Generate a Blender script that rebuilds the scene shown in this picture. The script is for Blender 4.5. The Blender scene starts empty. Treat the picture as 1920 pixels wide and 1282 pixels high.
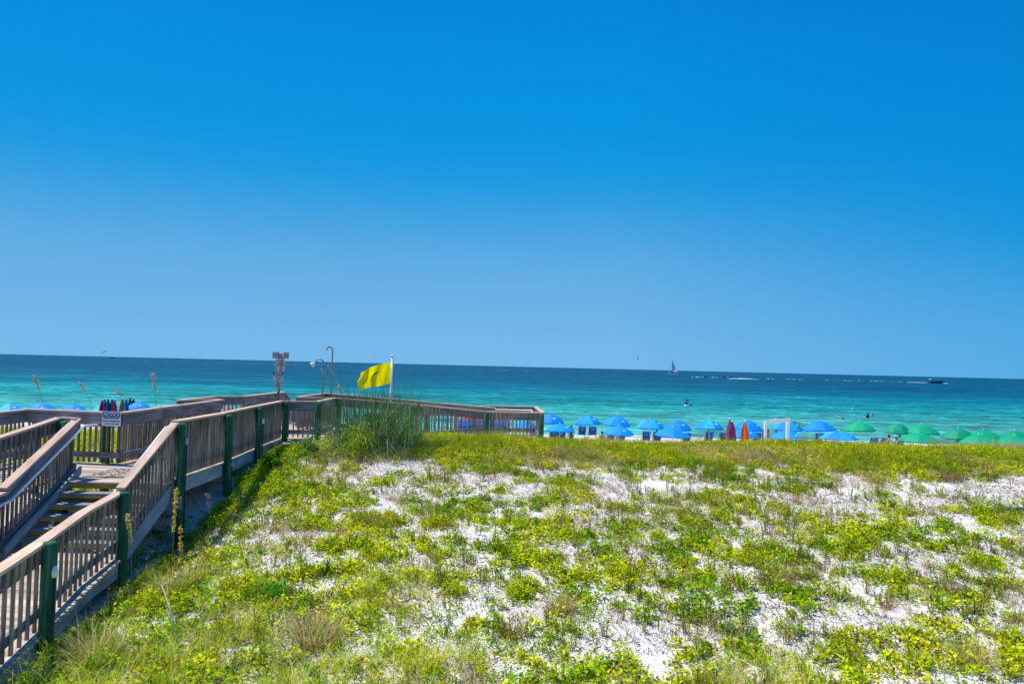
import bpy, math, random
import numpy as np
from mathutils import Vector, Matrix, noise
R = math.radians
random.seed(7); RNG = np.random.default_rng(11)
scene = bpy.context.scene
COL = scene.collection

# ------------------------------------------------------------------ camera
F = 1493.0; CZ = 6.0
cam_d = bpy.data.cameras.new('camera'); cam = bpy.data.objects.new('camera', cam_d); COL.objects.link(cam)
cam_d.lens = 36*F/1920; cam_d.sensor_width = 36; cam_d.clip_start = 0.1; cam_d.clip_end = 60000
CM = Matrix.Rotation(R(90+1.745), 3, 'X') @ Matrix.Rotation(R(1.40), 3, 'Z')
cam.matrix_world = Matrix.Translation((0, 0, CZ)) @ CM.to_4x4()
scene.camera = cam

def at(px, py, Y):
    d = CM @ Vector(((px-960)/F, (641-py)/F, -1))
    return Vector((0, 0, CZ)) + d*(Y/d.y)
def onz(px, py, z):
    d = CM @ Vector(((px-960)/F, (641-py)/F, -1))
    return Vector((0, 0, CZ)) + d*((z-CZ)/d.z)
def atx(px, Y, z):            # the point of height z at depth Y seen in column px
    py = 690.0
    for _ in range(6):
        p = at(px, py, Y); py -= (z-p.z)*F/Y
    return Vector((p.x, Y, z))

# ------------------------------------------------------------------ object helpers
def tag(o, label=None, cat=None, group=None, kind=None):
    if label: o['label'] = label
    if cat: o['category'] = cat
    if group: o['group'] = group
    if kind: o['kind'] = kind
    return o
def empty(name, loc=(0, 0, 0), rz=0, label=None, cat=None, group=None):
    o = bpy.data.objects.new(name, None); COL.objects.link(o)
    o.location = loc; o.rotation_euler = (0, 0, rz); o.empty_display_size = .2
    return tag(o, label, cat, group)
def link_mesh(name, me, mat, parent=None):
    o = bpy.data.objects.new(name, me); COL.objects.link(o)
    if mat and not me.materials: me.materials.append(mat)
    if parent is not None: o.parent = parent
    return o
def copy_tree(o, parent=None):
    c = o.copy(); COL.objects.link(c); c.parent = parent
    for ch in list(o.children):
        copy_tree(ch, c)
    return c

class MB:
    """collects shapes; builds one mesh with a UV running along each board"""
    def __init__(s): s.v = []; s.f = []; s.uv = []; s.sm = []
    def quadbox(s, p, smooth=False, uvl=1, uvw=.1, uvt=.05):
        b = len(s.v); s.v += [tuple(q) for q in p]
        u0 = random.random()*40; v0 = random.random()*40
        L, W, T = uvl, uvw, uvt
        fs = [((0, 3, 2, 1), W, T, 'e'), ((4, 5, 6, 7), W, T, 'e'), ((0, 1, 5, 4), L, W, 's'), ((1, 2, 6, 5), L, T, 's'), ((2, 3, 7, 6), L, W, 's'), ((3, 0, 4, 7), L, T, 's')]
        for k, (f, a, c, t) in enumerate(fs):
            s.f.append(tuple(b+i for i in f)); s.sm.append(False)
            if t == 'e': uv = [(u0, v0), (u0, v0+a), (u0+c, v0+a), (u0+c, v0)]
            else: uv = [(u0, v0+k*.3), (u0, v0+k*.3+c), (u0+a, v0+k*.3+c), (u0+a, v0+k*.3)]
            s.uv += uv
    def board(s, p0, p1, w, t, up=(0, 0, 1), w1=None, t1=None):
        p0 = Vector(p0); p1 = Vector(p1); d = (p1-p0); L = d.length; d.normalize()
        side = d.cross(Vector(up)).normalized(); n = side.cross(d).normalized()
        w1 = w if w1 is None else w1; t1 = t if t1 is None else t1
        c = []
        for p, a, b in ((p0, w, t), (p1, w1, t1)):
            c += [p-side*a/2-n*b/2, p+side*a/2-n*b/2, p+side*a/2+n*b/2, p-side*a/2+n*b/2]
        s.quadbox(c, uvl=L, uvw=w, uvt=t)
    def vboard(s, p0, p1, w, t):
        """board whose end faces stay vertical (rails meeting at a slope)"""
        p0 = Vector(p0); p1 = Vector(p1); d = p1-p0; L = d.length
        side = Vector((d.y, -d.x, 0)).normalized()
        c = []
        for p in (p0, p1):
            c += [p-side*w/2-Vector((0, 0, t/2)), p+side*w/2-Vector((0, 0, t/2)), p+side*w/2+Vector((0, 0, t/2)), p-side*w/2+Vector((0, 0, t/2))]
        s.quadbox(c, uvl=L, uvw=w, uvt=t)
    def box(s, c, sx, sy, sz, rz=0):
        c = Vector(c); M = Matrix.Rotation(rz, 3, 'Z')
        s.board(c-M@Vector((sx/2, 0, 0)), c+M@Vector((sx/2, 0, 0)), sy, sz)
    def tube(s, pts, rad, n=8, cap=True, smooth=True):
        pts = [Vector(p) for p in pts]; m = len(pts)
        if not hasattr(rad, '__len__'): rad = [rad]*m
        b = len(s.v); u0 = random.random()*40; v0 = random.random()*40
        prev = None; acc = 0; us = []
        for i, p in enumerate(pts):
            d = (pts[min(i+1, m-1)]-pts[max(i-1, 0)]).normalized()
            if prev is None:
                a = Vector((1, 0, 0)) if abs(d.x) < .9 else Vector((0, 1, 0))
                x = d.cross(a).normalized()
            else: x = (prev-d*prev.dot(d)).normalized()
            prev = x; y = d.cross(x)
            if i: acc += (p-pts[i-1]).length
            us.append(acc)
            for k in range(n):
                t = 2*math.pi*k/n
                s.v.append(tuple(p+(x*math.cos(t)+y*math.sin(t))*rad[i]))
        for i in range(m-1):
            for k in range(n):
                k2 = (k+1) % n
                s.f.append((b+i*n+k, b+i*n+k2, b+(i+1)*n+k2, b+(i+1)*n+k)); s.sm.append(smooth)
                c = 2*math.pi*max(rad)/n
                s.uv += [(u0+us[i], v0+k*c), (u0+us[i], v0+(k+1)*c), (u0+us[i+1], v0+(k+1)*c), (u0+us[i+1], v0+k*c)]
        if cap:
            for (o, rev) in ((0, True), ((m-1)*n, False)):
                f = [b+o+k for k in range(n)]
                if rev: f.reverse()
                s.f.append(tuple(f)); s.sm.append(False)
                s.uv += [(u0+.05*math.cos(k), v0+.05*math.sin(k)) for k in range(n)]
    def poly(s, pts, smooth=False):
        b = len(s.v); s.v += [tuple(p) for p in pts]; s.f.append(tuple(range(b, b+len(pts)))); s.sm.append(smooth)
        s.uv += [(p[0], p[1]) for p in pts]
    def ball(s, c, r, nu=10, nv=6, sc=(1, 1, 1)):
        c = Vector(c); b = len(s.v)
        for i in range(nv+1):
            th = math.pi*i/nv
            for k in range(nu):
                ph = 2*math.pi*k/nu
                s.v.append((c.x+r*sc[0]*math.sin(th)*math.cos(ph), c.y+r*sc[1]*math.sin(th)*math.sin(ph), c.z+r*sc[2]*math.cos(th)))
        for i in range(nv):
            for k in range(nu):
                k2 = (k+1) % nu
                s.f.append((b+i*nu+k, b+(i+1)*nu+k, b+(i+1)*nu+k2, b+i*nu+k2)); s.sm.append(True)
                s.uv += [(0, 0)]*4
    def build(s, name, mat, parent=None, origin=None):
        me = bpy.data.meshes.new(name)
        v = s.v
        if origin is not None: v = [(a-origin[0], b-origin[1], c-origin[2]) for a, b, c in v]
        me.from_pydata(v, [], s.f)
        uvl = me.uv_layers.new(name='UVMap')
        flat = np.array(s.uv, dtype=np.float32).ravel()
        if len(flat) == 2*len(me.loops): uvl.data.foreach_set('uv', flat)
        me.polygons.foreach_set('use_smooth', s.sm)
        me.validate(); me.update()
        o = link_mesh(name, me, mat, parent)
        if origin is not None: o.location = origin
        return o

# ------------------------------------------------------------------ materials
def newmat(name):
    m = bpy.data.materials.new(name); m.use_nodes = True
    nt = m.node_tree; bs = nt.nodes['Principled BSDF']
    return m, nt, bs
def nd(nt, typ, **k):
    n = nt.nodes.new(typ)
    for a, b in k.items(): setattr(n, a, b)
    return n
def ramp(nt, stops, interp='LINEAR'):
    r = nt.nodes.new('ShaderNodeValToRGB'); cr = r.color_ramp; cr.interpolation = interp
    while len(cr.elements) < len(stops): cr.elements.new(.5)
    for e, (p, c) in zip(cr.elements, stops):
        e.position = p; e.color = (c[0], c[1], c[2], 1) if hasattr(c, '__len__') else (c, c, c, 1)
    return r
def mixc(nt, fac, a, b, mode='MIX'):
    n = nt.nodes.new('ShaderNodeMix'); n.data_type = 'RGBA'; n.blend_type = mode
    for sock, val in ((n.inputs[0], fac), (n.inputs[6], a), (n.inputs[7], b)):
        if hasattr(val, 'links') or hasattr(val, 'is_linked'): nt.links.new(val, sock)
        elif hasattr(val, '__len__'): sock.default_value = (val[0], val[1], val[2], 1)
        else: sock.default_value = val
    return n.outputs[2]
def simple(name, c, rough=.6, spec=.3, metal=0, var=.12, scale=6, bump=0):
    m, nt, bs = newmat(name)
    tc = nd(nt, 'ShaderNodeTexCoord'); nz = nd(nt, 'ShaderNodeTexNoise'); nz.inputs['Scale'].default_value = scale; nz.inputs['Detail'].default_value = 5
    nt.links.new(tc.outputs['Object'], nz.inputs['Vector'])
    r = ramp(nt, [(.3, [x*(1-var) for x in c]), (.7, [min(1, x*(1+var)) for x in c])])
    nt.links.new(nz.outputs[0], r.inputs[0]); nt.links.new(r.outputs[0], bs.inputs['Base Color'])
    bs.inputs['Roughness'].default_value = rough; bs.inputs['Specular IOR Level'].default_value = spec; bs.inputs['Metallic'].default_value = metal
    if bump:
        b = nd(nt, 'ShaderNodeBump'); b.inputs['Strength'].default_value = bump; b.inputs['Distance'].default_value = .01
        nt.links.new(nz.outputs[0], b.inputs['Height']); nt.links.new(b.outputs[0], bs.inputs['Normal'])
    return m
def wood(name, dark, mid, light, contrast=1, rough=.85, along=1.2, across=55, island=.75):
    m, nt, bs = newmat(name)
    uv = nd(nt, 'ShaderNodeUVMap'); uv.uv_map = 'UVMap'
    mp = nd(nt, 'ShaderNodeMapping'); mp.inputs['Scale'].default_value = (along, across, 1)
    nt.links.new(uv.outputs[0], mp.inputs[0])
    n1 = nd(nt, 'ShaderNodeTexNoise'); n1.inputs['Scale'].default_value = 1.3; n1.inputs['Detail'].default_value = 7; n1.inputs['Roughness'].default_value = .65; n1.inputs['Distortion'].default_value = .4
    nt.links.new(mp.outputs[0], n1.inputs['Vector'])
    mp2 = nd(nt, 'ShaderNodeMapping'); mp2.inputs['Scale'].default_value = (.9, 3.5, 1)
    nt.links.new(uv.outputs[0], mp2.inputs[0])
    n2 = nd(nt, 'ShaderNodeTexNoise'); n2.inputs['Scale'].default_value = 1.6; n2.inputs['Detail'].default_value = 4
    nt.links.new(mp2.outputs[0], n2.inputs['Vector'])
    r = ramp(nt, [(.30, dark), (.5, mid), (.70, light)])
    mx = nd(nt, 'ShaderNodeMath', operation='MULTIPLY_ADD'); mx.inputs[1].default_value = .6
    m2 = nd(nt, 'ShaderNodeMath', operation='MULTIPLY'); m2.inputs[1].default_value = .4
    nt.links.new(n2.outputs[0], m2.inputs[0]); nt.links.new(n1.outputs[0], mx.inputs[0]); nt.links.new(m2.outputs[0], mx.inputs[2])
    nt.links.new(mx.outputs[0], r.inputs[0])
    # knots and nail stains
    vr = nd(nt, 'ShaderNodeTexVoronoi'); vr.inputs['Scale'].default_value = 1.0
    mp3 = nd(nt, 'ShaderNodeMapping'); mp3.inputs['Scale'].default_value = (3, 9, 1); nt.links.new(uv.outputs[0], mp3.inputs[0]); nt.links.new(mp3.outputs[0], vr.inputs['Vector'])
    kr = ramp(nt, [(.04, .35), (.12, 1.0)]); nt.links.new(vr.outputs['Distance'], kr.inputs[0])
    c = mixc(nt, 1.0, r.outputs[0], kr.outputs[0], 'MULTIPLY')
    gi = nd(nt, 'ShaderNodeNewGeometry'); ir = ramp(nt, [(0, (.50, .50, .52)), (.35, (.85, .84, .84)), (.7, (1.05, 1.02, .98)), (.88, (1.25, 1.12, .95)), (1, (1.4, 1.35, 1.3))])
    nt.links.new(gi.outputs['Random Per Island'], ir.inputs[0])
    c = mixc(nt, island, c, ir.outputs[0], 'MULTIPLY')
    nt.links.new(c, bs.inputs['Base Color'])
    bs.inputs['Roughness'].default_value = rough; bs.inputs['Specular IOR Level'].default_value = .2
    b = nd(nt, 'ShaderNodeBump'); b.inputs['Strength'].default_value = .5; b.inputs['Distance'].default_value = .006
    nt.links.new(n1.outputs[0], b.inputs['Height']); nt.links.new(b.outputs[0], bs.inputs['Normal'])
    return m
def attrmat(name, trans=.45, rough=.7, spec=.06):
    m, nt, bs = newmat(name)
    a = nd(nt, 'ShaderNodeAttribute'); a.attribute_name = 'col'
    nt.links.new(a.outputs['Color'], bs.inputs['Base Color'])
    bs.inputs['Roughness'].default_value = rough; bs.inputs['Specular IOR Level'].default_value = spec
    tr = nd(nt, 'ShaderNodeBsdfTranslucent'); nt.links.new(a.outputs['Color'], tr.inputs['Color'])
    mx = nd(nt, 'ShaderNodeMixShader'); mx.inputs[0].default_value = trans
    out = nt.nodes['Material Output']
    nt.links.new(bs.outputs[0], mx.inputs[1]); nt.links.new(tr.outputs[0], mx.inputs[2]); nt.links.new(mx.outputs[0], out.inputs['Surface'])
    return m

M = {}
M['cap'] = wood('wood_cap', (.28, .17, .12), (.58, .41, .32), (.80, .64, .54))
M['board'] = wood('wood_board', (.04, .04, .05), (.20, .19, .21), (.50, .48, .50), across=40)
M['baluster'] = wood('wood_baluster', (.04, .030, .022), (.26, .21, .175), (.66, .60, .54), across=45, along=1.6)
M['beam'] = wood('wood_beam', (.07, .085, .12), (.27, .31, .38), (.56, .60, .68), across=40)
M['deck'] = wood('wood_deck', (.20, .15, .11), (.46, .37, .30), (.66, .56, .48), across=30)
M['tread'] = wood('wood_tread', (.12, .12, .13), (.25, .25, .27), (.42, .41, .42), across=30)
M['fascia'] = wood('wood_tread_edge', (.16, .09, .01), (.46, .29, .05), (.66, .46, .12), across=30)
M['green'] = wood('green_stained_wood', (.005, .03, .015), (.018, .11, .055), (.14, .32, .20), across=14, along=.9)
M['pole'] = wood('grey_pole_wood', (.07, .06, .06), (.22, .20, .19), (.42, .40, .38), across=30)
M['white'] = simple('white_paint', (.78, .78, .78), .35, .4, var=.06)
M['steel'] = simple('weathered_steel', (.22, .23, .22), .4, .5, metal=.6, var=.3)
M['dark'] = simple('dark_hardware', (.03, .03, .035), .5)
M['lampgrey'] = simple('lamp_housing_grey', (.36, .35, .33), .5, var=.25, scale=20)
M['signwhite'] = simple('sign_white', (.88, .89, .90), .4, .4, var=.04)
M['signblue'] = simple('sign_blue', (.004, .035, .20), .4, .4, var=.05)
M['ink'] = simple('sign_ink', (.01, .015, .03), .5, var=.02)
M['pipe'] = simple('pipe_plastic', (.55, .60, .66), .45, var=.15, scale=5)
def cloth(name, c, trans=.35, rough=.6, vary=1.0):
    m, nt, bs = newmat(name)
    tc = nd(nt, 'ShaderNodeTexCoord'); nz = nd(nt, 'ShaderNodeTexNoise'); nz.inputs['Scale'].default_value = 3.5; nz.inputs['Detail'].default_value = 4
    nt.links.new(tc.outputs['Object'], nz.inputs['Vector'])
    r = ramp(nt, [(.3, [x*.86 for x in c]), (.7, [min(1, x*1.1) for x in c])])
    nt.links.new(nz.outputs[0], r.inputs[0])
    oi = nd(nt, 'ShaderNodeObjectInfo'); orr = ramp(nt, [(0, (.72, .80, .86)), (.5, (1, 1, 1)), (1, (1.15, 1.12, 1.0))]); nt.links.new(oi.outputs['Random'], orr.inputs[0])
    cc_ = mixc(nt, vary, r.outputs[0], orr.outputs[0], 'MULTIPLY'); nt.links.new(cc_, bs.inputs['Base Color'])
    bs.inputs['Roughness'].default_value = rough; bs.inputs['Specular IOR Level'].default_value = .3
    b = nd(nt, 'ShaderNodeBump'); b.inputs['Strength'].default_value = .25; b.inputs['Distance'].default_value = .03
    nt.links.new(nz.outputs[0], b.inputs['Height']); nt.links.new(b.outputs[0], bs.inputs['Normal'])
    tr = nd(nt, 'ShaderNodeBsdfTranslucent'); nt.links.new(r.outputs[0], tr.inputs['Color'])
    mx = nd(nt, 'ShaderNodeMixShader'); mx.inputs[0].default_value = trans
    nt.links.new(bs.outputs[0], mx.inputs[1]); nt.links.new(tr.outputs[0], mx.inputs[2]); nt.links.new(mx.outputs[0], nt.nodes['Material Output'].inputs['Surface'])
    return m
M['blue'] = cloth('umbrella_blue', (.004, .36, .92), .4)
M['bluelt'] = cloth('umbrella_light_blue', (.03, .56, .95), .4)
M['bluedk'] = cloth('chair_navy', (.006, .06, .26), .1)
M['umbgreen'] = cloth('umbrella_green', (.0, .43, .24), .35)
M['umbgreendk'] = cloth('umbrella_deep_green', (.0, .34, .18))
M['yellow'] = cloth('flag_yellow', (1.0, .79, .0), .85, vary=0)
M['red'] = cloth('red_cloth', (.62, .02, .03))
M['orange'] = cloth('orange_cloth', (.80, .20, .02))
M['purple'] = cloth('purple_cloth', (.20, .05, .22))
M['teal'] = cloth('teal_cloth', (.02, .25, .16))
M['navy'] = cloth('navy_cloth', (.01, .02, .16))
M['gold'] = cloth('gold_cloth', (.75, .32, .02))
M['pink'] = cloth('pink_cloth', (.60, .08, .14))
M['linen'] = cloth('white_cloth', (.75, .75, .78), .2)
M['lime'] = cloth('lime_towel', (.25, .75, .25), .2)
M['skin'] = simple('skin', (.45, .20, .11), .55, .3, var=.08)
M['hair'] = simple('hair', (.035, .022, .016), .6, var=.2)
M['straw'] = simple('straw_hat', (.62, .45, .25), .8, var=.2, scale=30)
M['hullwhite'] = simple('hull_white', (.80, .80, .80), .3, .5, var=.03)
M['foam'] = simple('water_foam', (.85, .87, .88), .8, var=.08, scale=.8)
M['leaf'] = attrmat('leaf', .30)
M['blade'] = attrmat('grass_blade', .35)
M['stalk'] = attrmat('dry_stalk', .4)

# ------------------------------------------------------------------ terrain
LY = [-400, -10, 6, 9, 11, 13, 15.2, 17.5, 20.3, 23.3, 26, 28, 31, 35, 42, 50, 68, 72, 90, 200]
LZ = [2.4, 2.4, 2.45, 2.5, 2.38, 2.3, 2.42, 3.05, 3.42, 3.62, 3.42, 2.9, 2.0, 1.1, .4, .25, .2, -.1, -1.2, -5]
CY = [-400, -10, 5, 8.5, 12, 15, 18, 20.5, 22.5, 24, 25.5, 27, 30, 34, 42, 50, 68, 72, 90, 200]
CZs = [2.4, 2.4, 2.45, 2.58, 2.80, 3.0, 3.20, 3.44, 3.66, 3.71, 3.54, 3.10, 2.1, 1.1, .4, .25, .2, -.1, -1.2, -5]
def smooth_prof(Y, Z):
    yy = np.arange(-40, 210, .25); zz = np.interp(yy, Y, Z); k = np.ones(9)/9
    return yy, np.convolve(np.pad(zz, 4, 'edge'), k, 'valid')
PL = smooth_prof(LY, LZ); PC = smooth_prof(CY, CZs)
def hgt(x, y):
    x = np.asarray(x, float); y = np.asarray(y, float)
    l = np.interp(y, *PL); c = np.interp(y, *PC)
    t = np.clip((x+6.3)/2.3, 0, 1); t = t*t*(3-2*t)
    z = l*(1-t)+c*t
    dune = np.clip((34-y)/8, 0, 1)
    z = z + dune*(.13*np.exp(-((x-11)/6)**2)*np.clip((y-17)/5, 0, 1)
                  + .17*np.exp(-((x+2.2)/2.2)**2)*np.clip((y-19.5)/3, 0, 1)*np.clip((26.5-y)/2, 0, 1)
                  + .05*np.sin(x*.9+.7*np.sin(y*.6))*np.cos(y*.8+.5*np.sin(x*.7))
                  + .025*np.sin(x*2.3+y*1.1)*np.sin(y*2.1-x*.8))
    # left of the boardwalk the dune stays high
    w = np.clip((-10.2-x)/1.5, 0, 1)*np.clip((y-13)/4, 0, 1)*np.clip((30-y)/5, 0, 1)
    z = z*(1-w) + w*np.maximum(z, 3.25)
    return z
def H(x, y): return float(hgt(x, y))

def axis(segs):
    out = [segs[0][0]]
    for a, b, st in segs:
        n = max(1, int(round((b-a)/st))); out += list(a+(b-a)*(np.arange(n)+1)/n)
    return np.array(out)
gx = axis([(-16000, -1000, 5000), (-1000, -100, 300), (-100, -40, 6), (-40, -14, 1), (-14, 22, .13), (22, 60, 1), (60, 100, 6), (100, 1000, 300), (1000, 16000, 5000)])
gy = axis([(-400, -10, 60), (-10, 6, 1), (6, 27, .13), (27, 75, .6), (75, 200, 10), (200, 1000, 200), (1000, 21000, 5000)])
XX, YY = np.meshgrid(gx, gy)
ZZ = hgt(XX, YY)
NR = RNG.normal(0, 1, XX.shape)
fine = (XX > -14) & (XX < 22) & (YY > 6) & (YY < 27)
ZZ = ZZ + fine*NR*.007
def grid_mesh(name, XX, YY, ZZ):
    ny, nx = XX.shape
    me = bpy.data.meshes.new(name)
    co = np.stack([XX, YY, ZZ], -1).reshape(-1, 3)
    idx = np.arange(nx*ny).reshape(ny, nx)
    q = np.stack([idx[:-1, :-1], idx[:-1, 1:], idx[1:, 1:], idx[1:, :-1]], -1).reshape(-1, 4)
    fast_mesh(me, co, q); me.polygons.foreach_set('use_smooth', np.ones(len(q), bool))
    return me
def fast_mesh(me, co, q, mat_idx=None):
    k = q.shape[1]
    me.vertices.add(len(co)); me.vertices.foreach_set('co', np.ascontiguousarray(co, np.float32).ravel())
    me.loops.add(q.size); me.loops.foreach_set('vertex_index', np.ascontiguousarray(q, np.int32).ravel())
    me.polygons.add(len(q)); me.polygons.foreach_set('loop_start', np.arange(0, q.size, k, dtype=np.int32))
    me.update(calc_edges=True)
m, nt, bs = newmat('white_sand')
tc = nd(nt, 'ShaderNodeTexCoord')
n1 = nd(nt, 'ShaderNodeTexNoise'); n1.inputs['Scale'].default_value = 1.1; n1.inputs['Detail'].default_value = 6
n2 = nd(nt, 'ShaderNodeTexNoise'); n2.inputs['Scale'].default_value = 28; n2.inputs['Detail'].default_value = 5; n2.inputs['Roughness'].default_value = .7
vo = nd(nt, 'ShaderNodeTexNoise'); vo.inputs['Scale'].default_value = 14; vo.inputs['Detail'].default_value = 3
for n in (n1, n2, vo): nt.links.new(tc.outputs['Object'], n.inputs['Vector'])
r1 = ramp(nt, [(.3, (.56, .51, .46)), (.6, (.73, .69, .65))]); nt.links.new(n1.outputs[0], r1.inputs[0])
r2 = ramp(nt, [(.34, (.22, .17, .13)), (.40, (.62, .56, .52)), (.47, (1, 1, 1))]); nt.links.new(n2.outputs[0], r2.inputs[0])
c = mixc(nt, .8, r1.outputs[0], r2.outputs[0], 'MULTIPLY')
nt.links.new(c, bs.inputs['Base Color']); bs.inputs['Roughness'].default_value = .95; bs.inputs['Specular IOR Level'].default_value = .1
b = nd(nt, 'ShaderNodeBump'); b.inputs['Strength'].default_value = .9; b.inputs['Distance'].default_value = .05
nt.links.new(vo.outputs[0], b.inputs['Height']); nt.links.new(b.outputs[0], bs.inputs['Normal'])
M['sand'] = m
tag(link_mesh('sand_ground', grid_mesh('sand_ground', XX, YY, ZZ), M['sand']), kind='structure')

# ------------------------------------------------------------------ sea
m, nt, bs = newmat('sea_water')
geo = nd(nt, 'ShaderNodeNewGeometry'); sep = nd(nt, 'ShaderNodeSeparateXYZ'); nt.links.new(geo.outputs['Position'], sep.inputs[0])
def noi(scale_xy, scale, detail=4, rough=.55, dist=0):
    mp = nd(nt, 'ShaderNodeMapping'); mp.inputs['Scale'].default_value = (scale_xy[0], scale_xy[1], 1); nt.links.new(geo.outputs['Position'], mp.inputs[0])
    n = nd(nt, 'ShaderNodeTexNoise'); n.inputs['Scale'].default_value = scale; n.inputs['Detail'].default_value = detail; n.inputs['Roughness'].default_value = rough; n.inputs['Distortion'].default_value = dist
    nt.links.new(mp.outputs[0], n.inputs['Vector']); return n.outputs[0]
def math2(op, a, b=None, c=None, clamp=False):
    n = nd(nt, 'ShaderNodeMath', operation=op); n.use_clamp = clamp
    for s, v in zip(n.inputs, (a, b, c)):
        if v is None: continue
        if isinstance(v, (int, float)): s.default_value = v
        else: nt.links.new(v, s)
    return n.outputs[0]
# the depth of the water: log of the distance offshore, moved by sandbars
patch = noi((.25, 1), .02, 3)
lg = math2('LOGARITHM', math2('MAXIMUM', sep.outputs[1], 50.0), 10.0)          # 1.8 shore .. 4.3 horizon
lg2 = math2('ADD', lg, math2('MULTIPLY', math2('SUBTRACT', patch, .5), .35))
lg2 = math2('ADD', lg2, math2('MULTIPLY', sep.outputs[0], -.0))
fac = math2('DIVIDE', math2('SUBTRACT', lg2, 1.8), 2.2, clamp=True)
dep = ramp(nt, [(.0, (.22, .53, .43)), (.05, (.10, .43, .36)), (.12, (.03, .32, .295)), (.18, (.008, .24, .25)), (.225, (.0, .16, .205)), (.29, (.0, .088, .145)), (.42, (.0, .062, .118)), (1.0, (.0, .05, .105))])
nt.links.new(fac, dep.inputs[0])
# wave light and shade painted in colour, in sizes that read at every distance
w1 = noi((.55, 1), .8, 6, .75, .6); w2 = noi((.40, 1), .20, 6, .75, .4); w3 = noi((.2, 1), .04, 7, .75, .3)
ws = math2('ADD', math2('MULTIPLY', w1, .36), math2('ADD', math2('MULTIPLY', w2, .36), math2('MULTIPLY', w3, .28)))
c = dep.outputs[0]
for wn, lo_, hi_ in ((w1, .42, 1.5), (w2, .45, 1.45), (w3, .55, 1.35)):
    wr = ramp(nt, [(.38, (lo_*.9, lo_, lo_*1.06)), (.5, (.95, .95, .95)), (.64, (hi_*.5, hi_*.5, hi_*.5))])
    mlt = nd(nt, 'ShaderNodeMapRange'); mlt.inputs['From Min'].default_value = .36; mlt.inputs['From Max'].default_value = .66; mlt.inputs['To Min'].default_value = lo_; mlt.inputs['To Max'].default_value = hi_
    nt.links.new(wn, mlt.inputs['Value'])
    vm = nd(nt, 'ShaderNodeVectorMath', operation='SCALE'); nt.links.new(c, vm.inputs[0]); nt.links.new(mlt.outputs[0], vm.inputs['Scale']); c = vm.outputs[0]
lr = ramp(nt, [(.53, 0.0), (.60, .35), (.68, .9)]); nt.links.new(ws, lr.inputs[0])
c = mixc(nt, math2('MULTIPLY', lr.outputs[0], .5), c, (.25, .60, .60))
nt.links.new(c, bs.inputs['Base Color'])
bs.inputs['Roughness'].default_value = .35; bs.inputs['Specular IOR Level'].default_value = .16; bs.inputs['IOR'].default_value = 1.2
b = nd(nt, 'ShaderNodeBump'); b.inputs['Strength'].default_value = .8; b.inputs['Distance'].default_value = .5
nt.links.new(ws, b.inputs['Height']); nt.links.new(b.outputs[0], bs.inputs['Normal'])
M['sea'] = m
sx = axis([(-20000, -2000, 3000), (-2000, -200, 300), (-200, 200, 4), (200, 2000, 300), (2000, 20000, 3000)])
sy = axis([(66, 160, .7), (160, 400, 8), (400, 2000, 100), (2000, 22000, 2500)])
SX, SY = np.meshgrid(sx, sy)
SZ = (.05*np.sin(SY*1.1+.6*np.sin(SX*.13))+.03*np.sin(SY*2.3+SX*.4))*np.clip((250-SY)/100, 0, 1)*(np.abs(SX) < 220)
tag(link_mesh('sea_water', grid_mesh('sea_water', SX, SY, SZ), M['sea']), kind='structure')
# thin line of swash along the beach
mb = MB()
for k in range(60):
    x0 = -60+k*2.4; yb = 70.2+.6*math.sin(k*.9)+random.uniform(-.2, .2)
    mb.poly([(x0, yb, .085), (x0+2.6, yb+random.uniform(-.3, .3), .085), (x0+2.5, yb+.5, .09), (x0+.1, yb+.45, .09)])
tag(mb.build('shore_foam', M['foam']), kind='structure')

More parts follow.
